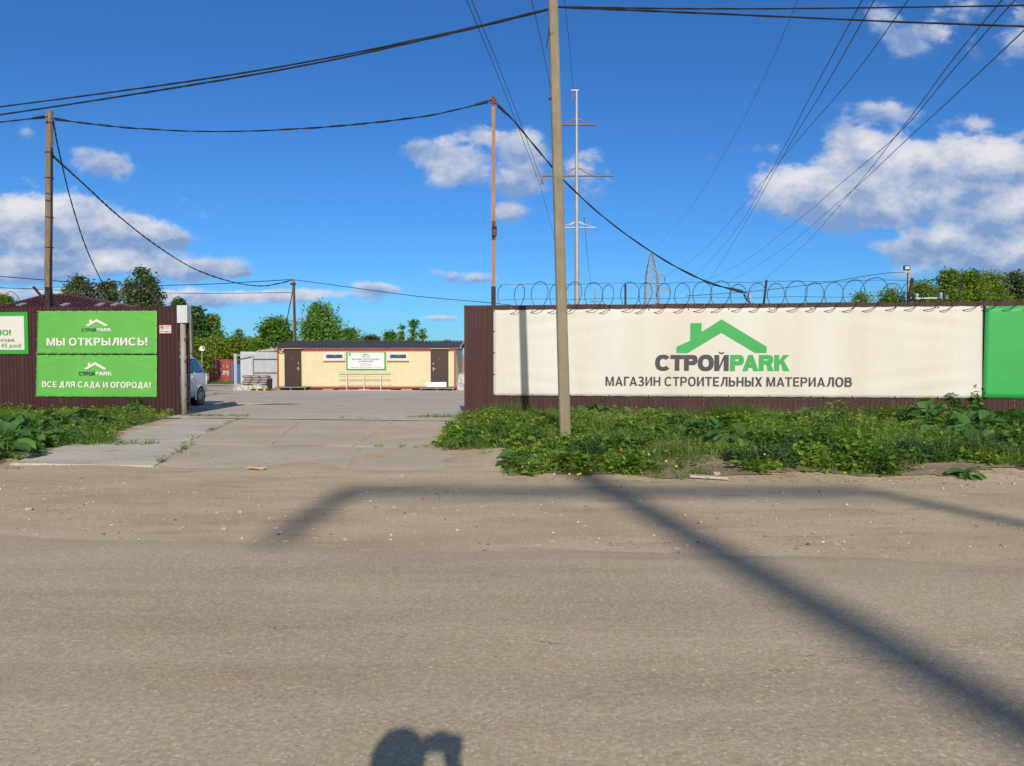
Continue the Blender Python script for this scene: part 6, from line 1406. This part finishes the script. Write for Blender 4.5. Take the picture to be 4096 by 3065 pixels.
# dandelions
DP = [(1840+a/2.91, 1600+b/2.91) for a, b in ((323,243),(363,205),(398,176),(258,376),(869,565),(795,735),(727,777),(1096,863),(1275,862),(1377,868),(1400,860),(1418,793),(1452,765),(1523,824),(1876,652),(1875,577),(2200,637))]
DP += [(3500+a/3.711, 1560+b/3.711) for a, b in ((217,467),(688,742),(728,783),(980,705),(1410,650),(500,625))]+[(2500+a/1.742, 1050+b/1.742) for a, b in ((287,1385),(357,1422),(972,1337),(1531,1467),(1337,1157),(502,1080),(645,1075),(1180,1155),(235,1050),(168,1340))]+[(116.8, 1701), (115, 1712)]
dproto = None
for i, (a, b) in enumerate(DP):
    p = onto(a/S, b/S, .20 if b < 1850 else .10); g = float(gz(p.x, p.y)); hh = p.z-g
    if dproto is None:
        t = thing('dandelion', 'yellow dandelion flower standing in the weeds of the banks', 'dandelion', tuple(p), 'dandelions in the weeds'); mb = MB()
        mb.loft([[(r*cos(a_), r*sin(a_), z) for a_ in np.arange(12)*pi/6] for r, z in ((.006,-.012),(.024,.002),(.026,.008),(.012,.016))]); make('flower_head', mb, MATS['dandelion_yellow'], t, local=True); make('stem', MB().tube([(.01,0,-.2),(0,0,-.01)], .0035, 5), MATS['stem_green'], t, local=True); dproto = t
    else:
        t = copy_tree(dproto); t.location = p
    t.rotation_euler = (rg.uniform(.2, .8), rg.uniform(-.3, .3), 0); k = rg.uniform(.5, .75); t.scale = (k, k, k)

# ------------------------------------------------------------------ litter, stones, planks
a, b = onto(1491, 1034), onto(1574, 1038); o = make('plank', MB().bar((a.x,a.y,a.z+.035),(b.x,b.y,b.z+.03),.09,.03), MATS['plank'], origin=tuple(a)); tag(o, 'grey weathered plank lying at the front edge of the weed bank', 'plank')
a, b = onto(246, 909), onto(312, 904); o = make('plank', MB().bar((a.x,a.y,a.z+.08),(b.x,b.y,b.z+.10),.12,.03), MATS['plank'], origin=tuple(a)); tag(o, 'grey plank lying in the grass below the left fence', 'plank')
q = onto(553, 1016); mb = MB(); pts = []
for i, (x, y) in enumerate(((-.13,-.03),(-.10,.05),(.02,.04),(.07,.06),(.14,.01),(.10,-.04),(-.02,-.05))): pts.append((q.x+x, q.y+y, q.z+.03+.02*sin(i*2.3)))
mb.prism(pts, (0,0,0), (0,0,.008)); o = make('cardboard_scrap', mb, MATS['cardboard'], origin=tuple(q)); tag(o, 'torn tan cardboard scrap lying on the dusty drive', 'cardboard')
q = onto(1143, 968); mb = MB()
for k in range(6): mb.tube([(q.x-.02+.02*k,q.y,q.z-.02),(q.x-.06+.03*k,q.y+.02*sin(k),q.z+.10),(q.x-.10+.035*k,q.y+.03*sin(k*2),q.z+.16+.03*sin(k*3))], [.022,.018,.006], 5)
o = make('dry_root', mb, MATS['plank'], origin=tuple(q)); tag(o, 'pale dry root stump sticking out of the bank left of the pole', 'root')
rg = np.random.default_rng(5); mb = MB(); ST_ = []
n = 2600; X = rg.uniform(-9, 9, n); s_ = 5.75+4.0*rg.beta(1.2, 2.2, n); Y = s_-.12*X; k = rg.uniform(size=n) < .25+.9*patch(X*1.6, Y*2, 9)**2; X, Y = X[k], Y[k]; R_ = .005+.017*rg.uniform(size=len(X))**4
X2 = rg.uniform(-8, 0, 160); Y2 = rg.uniform(9.5, 18, 160); X = np.r_[X, X2]; Y = np.r_[Y, Y2]; R_ = np.r_[R_, .006+.012*rg.uniform(size=160)**3]
X2 = rg.uniform(4, 9, 260); Y2 = 9.2+.0*X2+rg.uniform(-.7, .9, 260); X = np.r_[X, X2]; Y = np.r_[Y, Y2]; R_ = np.r_[R_, .008+.02*rg.uniform(size=260)**3]
for s0_, sd_, xa_, xb_, n_ in ((6.25,.16,.5,9,620),(7.15,.10,-1,9,260),(7.9,.2,-7,1,240),(6.7,.25,-8,-2,220)):
    X2 = rg.uniform(xa_, xb_, n_); k = patch(X2*2.2, X2*0+s0_*3, 4) > rg.uniform(0, .8, n_); X2 = X2[k]; X = np.r_[X, X2]; Y = np.r_[Y, s0_+sd_*rg.normal(size=len(X2))-.12*X2]; R_ = np.r_[R_, .005+.009*rg.uniform(size=len(X2))**2]
octa = ([(1,0,0),(.2,1,.1),(-1,.1,0),(-.1,-1,0),(.1,.1,.75),(-.5,.5,.5),(.5,-.5,.45)], [(0,1,4,4),(1,5,4,4),(1,2,5,5),(2,4,5,5),(2,3,4,4),(3,6,4,4),(3,0,6,6),(0,4,6,6)])
octa = (octa[0], [(0,1,4),(1,5,4),(1,2,5),(2,4,5),(2,3,4),(3,6,4),(3,0,6),(0,4,6)])
Rm = rot_dir(rg.uniform(0, 6.28, len(X)), np.zeros(len(X)), rg.normal(0, .2, len(X)), R_); mb.scatter(*octa, Rm, np.stack([X, Y, gz(X, Y)+R_*.1], -1), rg.uniform(0, 1, len(X)))
o = make('gravel', mb, MATS['stone']); kind(o, 'stuff'); o['label'] = 'small pale stones strewn over the dusty shoulder'
stone_lab = ['pale stone on the shoulder near the left edge, biggest of its row','pale stone on the shoulder below the slabs','pale stone beside the soft shadow band','small white stone below the drive','pale stone at the foot of the weed bank right of the plank','grey stone at the edge of the weed bank','pale stone near the front of the shoulder in the middle']
for i, (x, y, r) in enumerate(((62,1102,.035),(520,1108,.028),(870,1029,.035),(485,1144,.026),(1548,1027,.05),(1520,1033,.05),(985,1060,.028))):
    q = onto(x, y); o = make('stone', MB().blob((q.x,q.y,q.z+r*.3), (r, r*.75, r*.6), i, .22, 9, 6), MATS['stone'], origin=tuple(q)); tag(o, stone_lab[i], 'stone', 'larger stones on the shoulder')
n = 900; X = rg.uniform(-1.2, 9, n); s_ = 9.0+.125*X.clip(0)+rg.exponential(.35, n)-.15; s_ = np.where(X < 0, 11.6+rg.uniform(-.4, 1.5, n), s_); Y = s_-.12*X
X2 = np.concatenate([p.x+rx_*rg.normal(size=70)*.6 for p, rx_, ry_ in BARE]); Y2 = np.concatenate([p.y+ry_*rg.normal(size=70)*.6 for p, rx_, ry_ in BARE]); X = np.r_[X, X2]; Y = np.r_[Y, Y2]; n = len(X)
mb = MB().scatter([(-.5,0,0),(.5,0,0),(.3,1,.05),(-.3,1,.05)], [(0,1,2,3)], rot_dir(rg.uniform(0, 6.28, n), rg.normal(.08, .1, n), rg.normal(0, .6, n), .04+.10*rg.uniform(size=n), np.full(n, .006)), np.stack([X, Y, gz(X, Y)+.016], -1), rg.uniform(size=n))
o = make('straw_litter', mb, MATS['dry_straw']); kind(o, 'stuff'); o['label'] = 'dry straw and twigs at the foot of the weed bank'

# ------------------------------------------------------------------ what stands behind the viewpoint and throws its shadow into the picture
t = thing('power_pole', 'power pole behind the viewpoint whose crossarm shadow lies across the shoulder and road', 'pole', (9.25, -34.2, 0))
PX, PY, tpx, tpz = 9.25, -34.2, 5.0, 23.6; mb = MB(); mb.tube([(PX,PY,-.2),(tpx,PY,tpz)], [.27,.18], 12); make('shaft', mb, MATS['concrete_pole'], t, smooth=True)
za = 22.6; xa = PX+(tpx-PX)*za/tpz
make('crossarm', MB().bar((xa-3.2,PY+.2,za),(xa+3.0,PY+.2,za),.19,.19), MATS['pylon_rusty'], t)
for dx, sl_ in ((-3.1, -.25), (2.95, .65)):
    mb = MB()
    for k in range(7): mb.tube([(xa+dx+sl_*k*.15,PY+.2,za-.2-k*.15),(xa+dx+sl_*(k+1)*.15,PY+.2,za-.345-k*.15)], [.15,.08], 10)
    make('insulator', mb, MATS['insulator'], t)
def skin_figure(name, pts, edges, mat):
    me = bpy.data.meshes.new(name); me.from_pydata([p[:3] for p in pts], edges, []); me.materials.append(mat); o = bpy.data.objects.new(name, me); link(o)
    m = o.modifiers.new('skin', 'SKIN'); m.use_smooth_shade = True
    for i, p in enumerate(pts): sv = me.skin_vertices[0].data[i]; sv.radius = (p[3], p[4] if len(p) > 4 else p[3]); sv.use_root = (i == 0)
    s_ = o.modifiers.new('sub', 'SUBSURF'); s_.levels = 1; s_.render_levels = 2; return o
hx, hy = -.145, -.27
B_ = [(hx,hy-.06,.95,.155,.115),(hx,hy-.07,1.12,.14,.105),(hx,hy-.07,1.30,.165,.115),(hx,hy-.05,1.45,.12,.085),(hx,hy-.03,1.52,.065,.065),(hx,hy+.0,1.57,.082,.095),(hx,hy+.0,1.64,.076,.085),
 (hx+.18,hy-.05,1.45,.066),(hx+.27,hy+.06,1.22,.046),(hx+.185,hy+.20,1.52,.032),(.035,-.045,1.575,.038,.02),
 (hx-.18,hy-.06,1.43,.07),(hx-.30,hy-.06,1.16,.058),(hx-.26,hy-.02,.87,.031),(hx-.26,hy+.0,.79,.036,.02),
 (hx+.095,hy-.06,.88,.092),(hx+.10,hy-.04,.50,.060),(hx+.10,hy-.08,.10,.042),(hx+.10,hy+.08,.045,.036),
 (hx-.095,hy-.06,.88,.092),(hx-.10,hy-.04,.50,.060),(hx-.10,hy-.08,.10,.042),(hx-.12,hy+.08,.045,.036)]
E_ = [(0,1),(1,2),(2,3),(3,4),(4,5),(5,6),(2,7),(7,8),(8,9),(9,10),(2,11),(11,12),(12,13),(13,14),(0,15),(15,16),(16,17),(17,18),(0,19),(19,20),(20,21),(21,22)]
for k in range(4):      # right hand fingers behind and over the phone edge, left hand hanging
    n0 = len(B_); z = 1.60-.017*k; B_ += [(.020,-.030,z,.0105),(-.010,-.030,z+.002,.009),(-.040+.006*abs(k-1),-.029,z+.004,.008)]; E_ += [(10,n0),(n0,n0+1),(n0+1,n0+2)]
    n0 = len(B_); x = hx-.26-.005+.0; y = hy-.03+.02*k; B_ += [(x,y,.74,.0095),(x+.008,y+.004,.705,.008),(x+.018,y+.006,.675+.008*abs(k-1),.007)]; E_ += [(14,n0),(n0,n0+1),(n0+1,n0+2)]
n0 = len(B_); B_ += [(.055,-.030,1.515,.011),(.045,-.020,1.500,.009)]; E_ += [(10,n0),(n0,n0+1)]
n0 = len(B_); B_ += [(hx-.24,hy+.045,.78,.011),(hx-.235,hy+.07,.745,.009)]; E_ += [(14,n0),(n0,n0+1)]
man = skin_figure('person', B_, E_, MATS['jacket']); tag(man, 'person in dark clothes holding up a phone, seen only by its shadow', 'person')
mb = MB(); mb.blob((hx,hy-.01,1.640), (.108,.122,.105), 3, .03, 14, 9); make('hair', mb, MATS['hair'], man, smooth=True, local=True)
mb = MB(); mb.tube([(hx,hy+.085,1.57),(hx,hy+.115,1.555),(hx,hy+.085,1.542)], [.008,.014,.012], 6); make('nose', mb, MATS['skin'], man, local=True)
ph = thing('mobile_phone', 'mobile phone held up in the hand of the shadow figure at the bottom edge', 'phone', (.0,-.016,1.555))
make('case', MB().box((.0,-.018,1.552),(.155,.008,.074)), MATS['black_metal'], ph, bevel=.003); make('screen', MB().box((.0,-.0226,1.552),(.146,.001,.066)), MATS['window_glass'], ph)
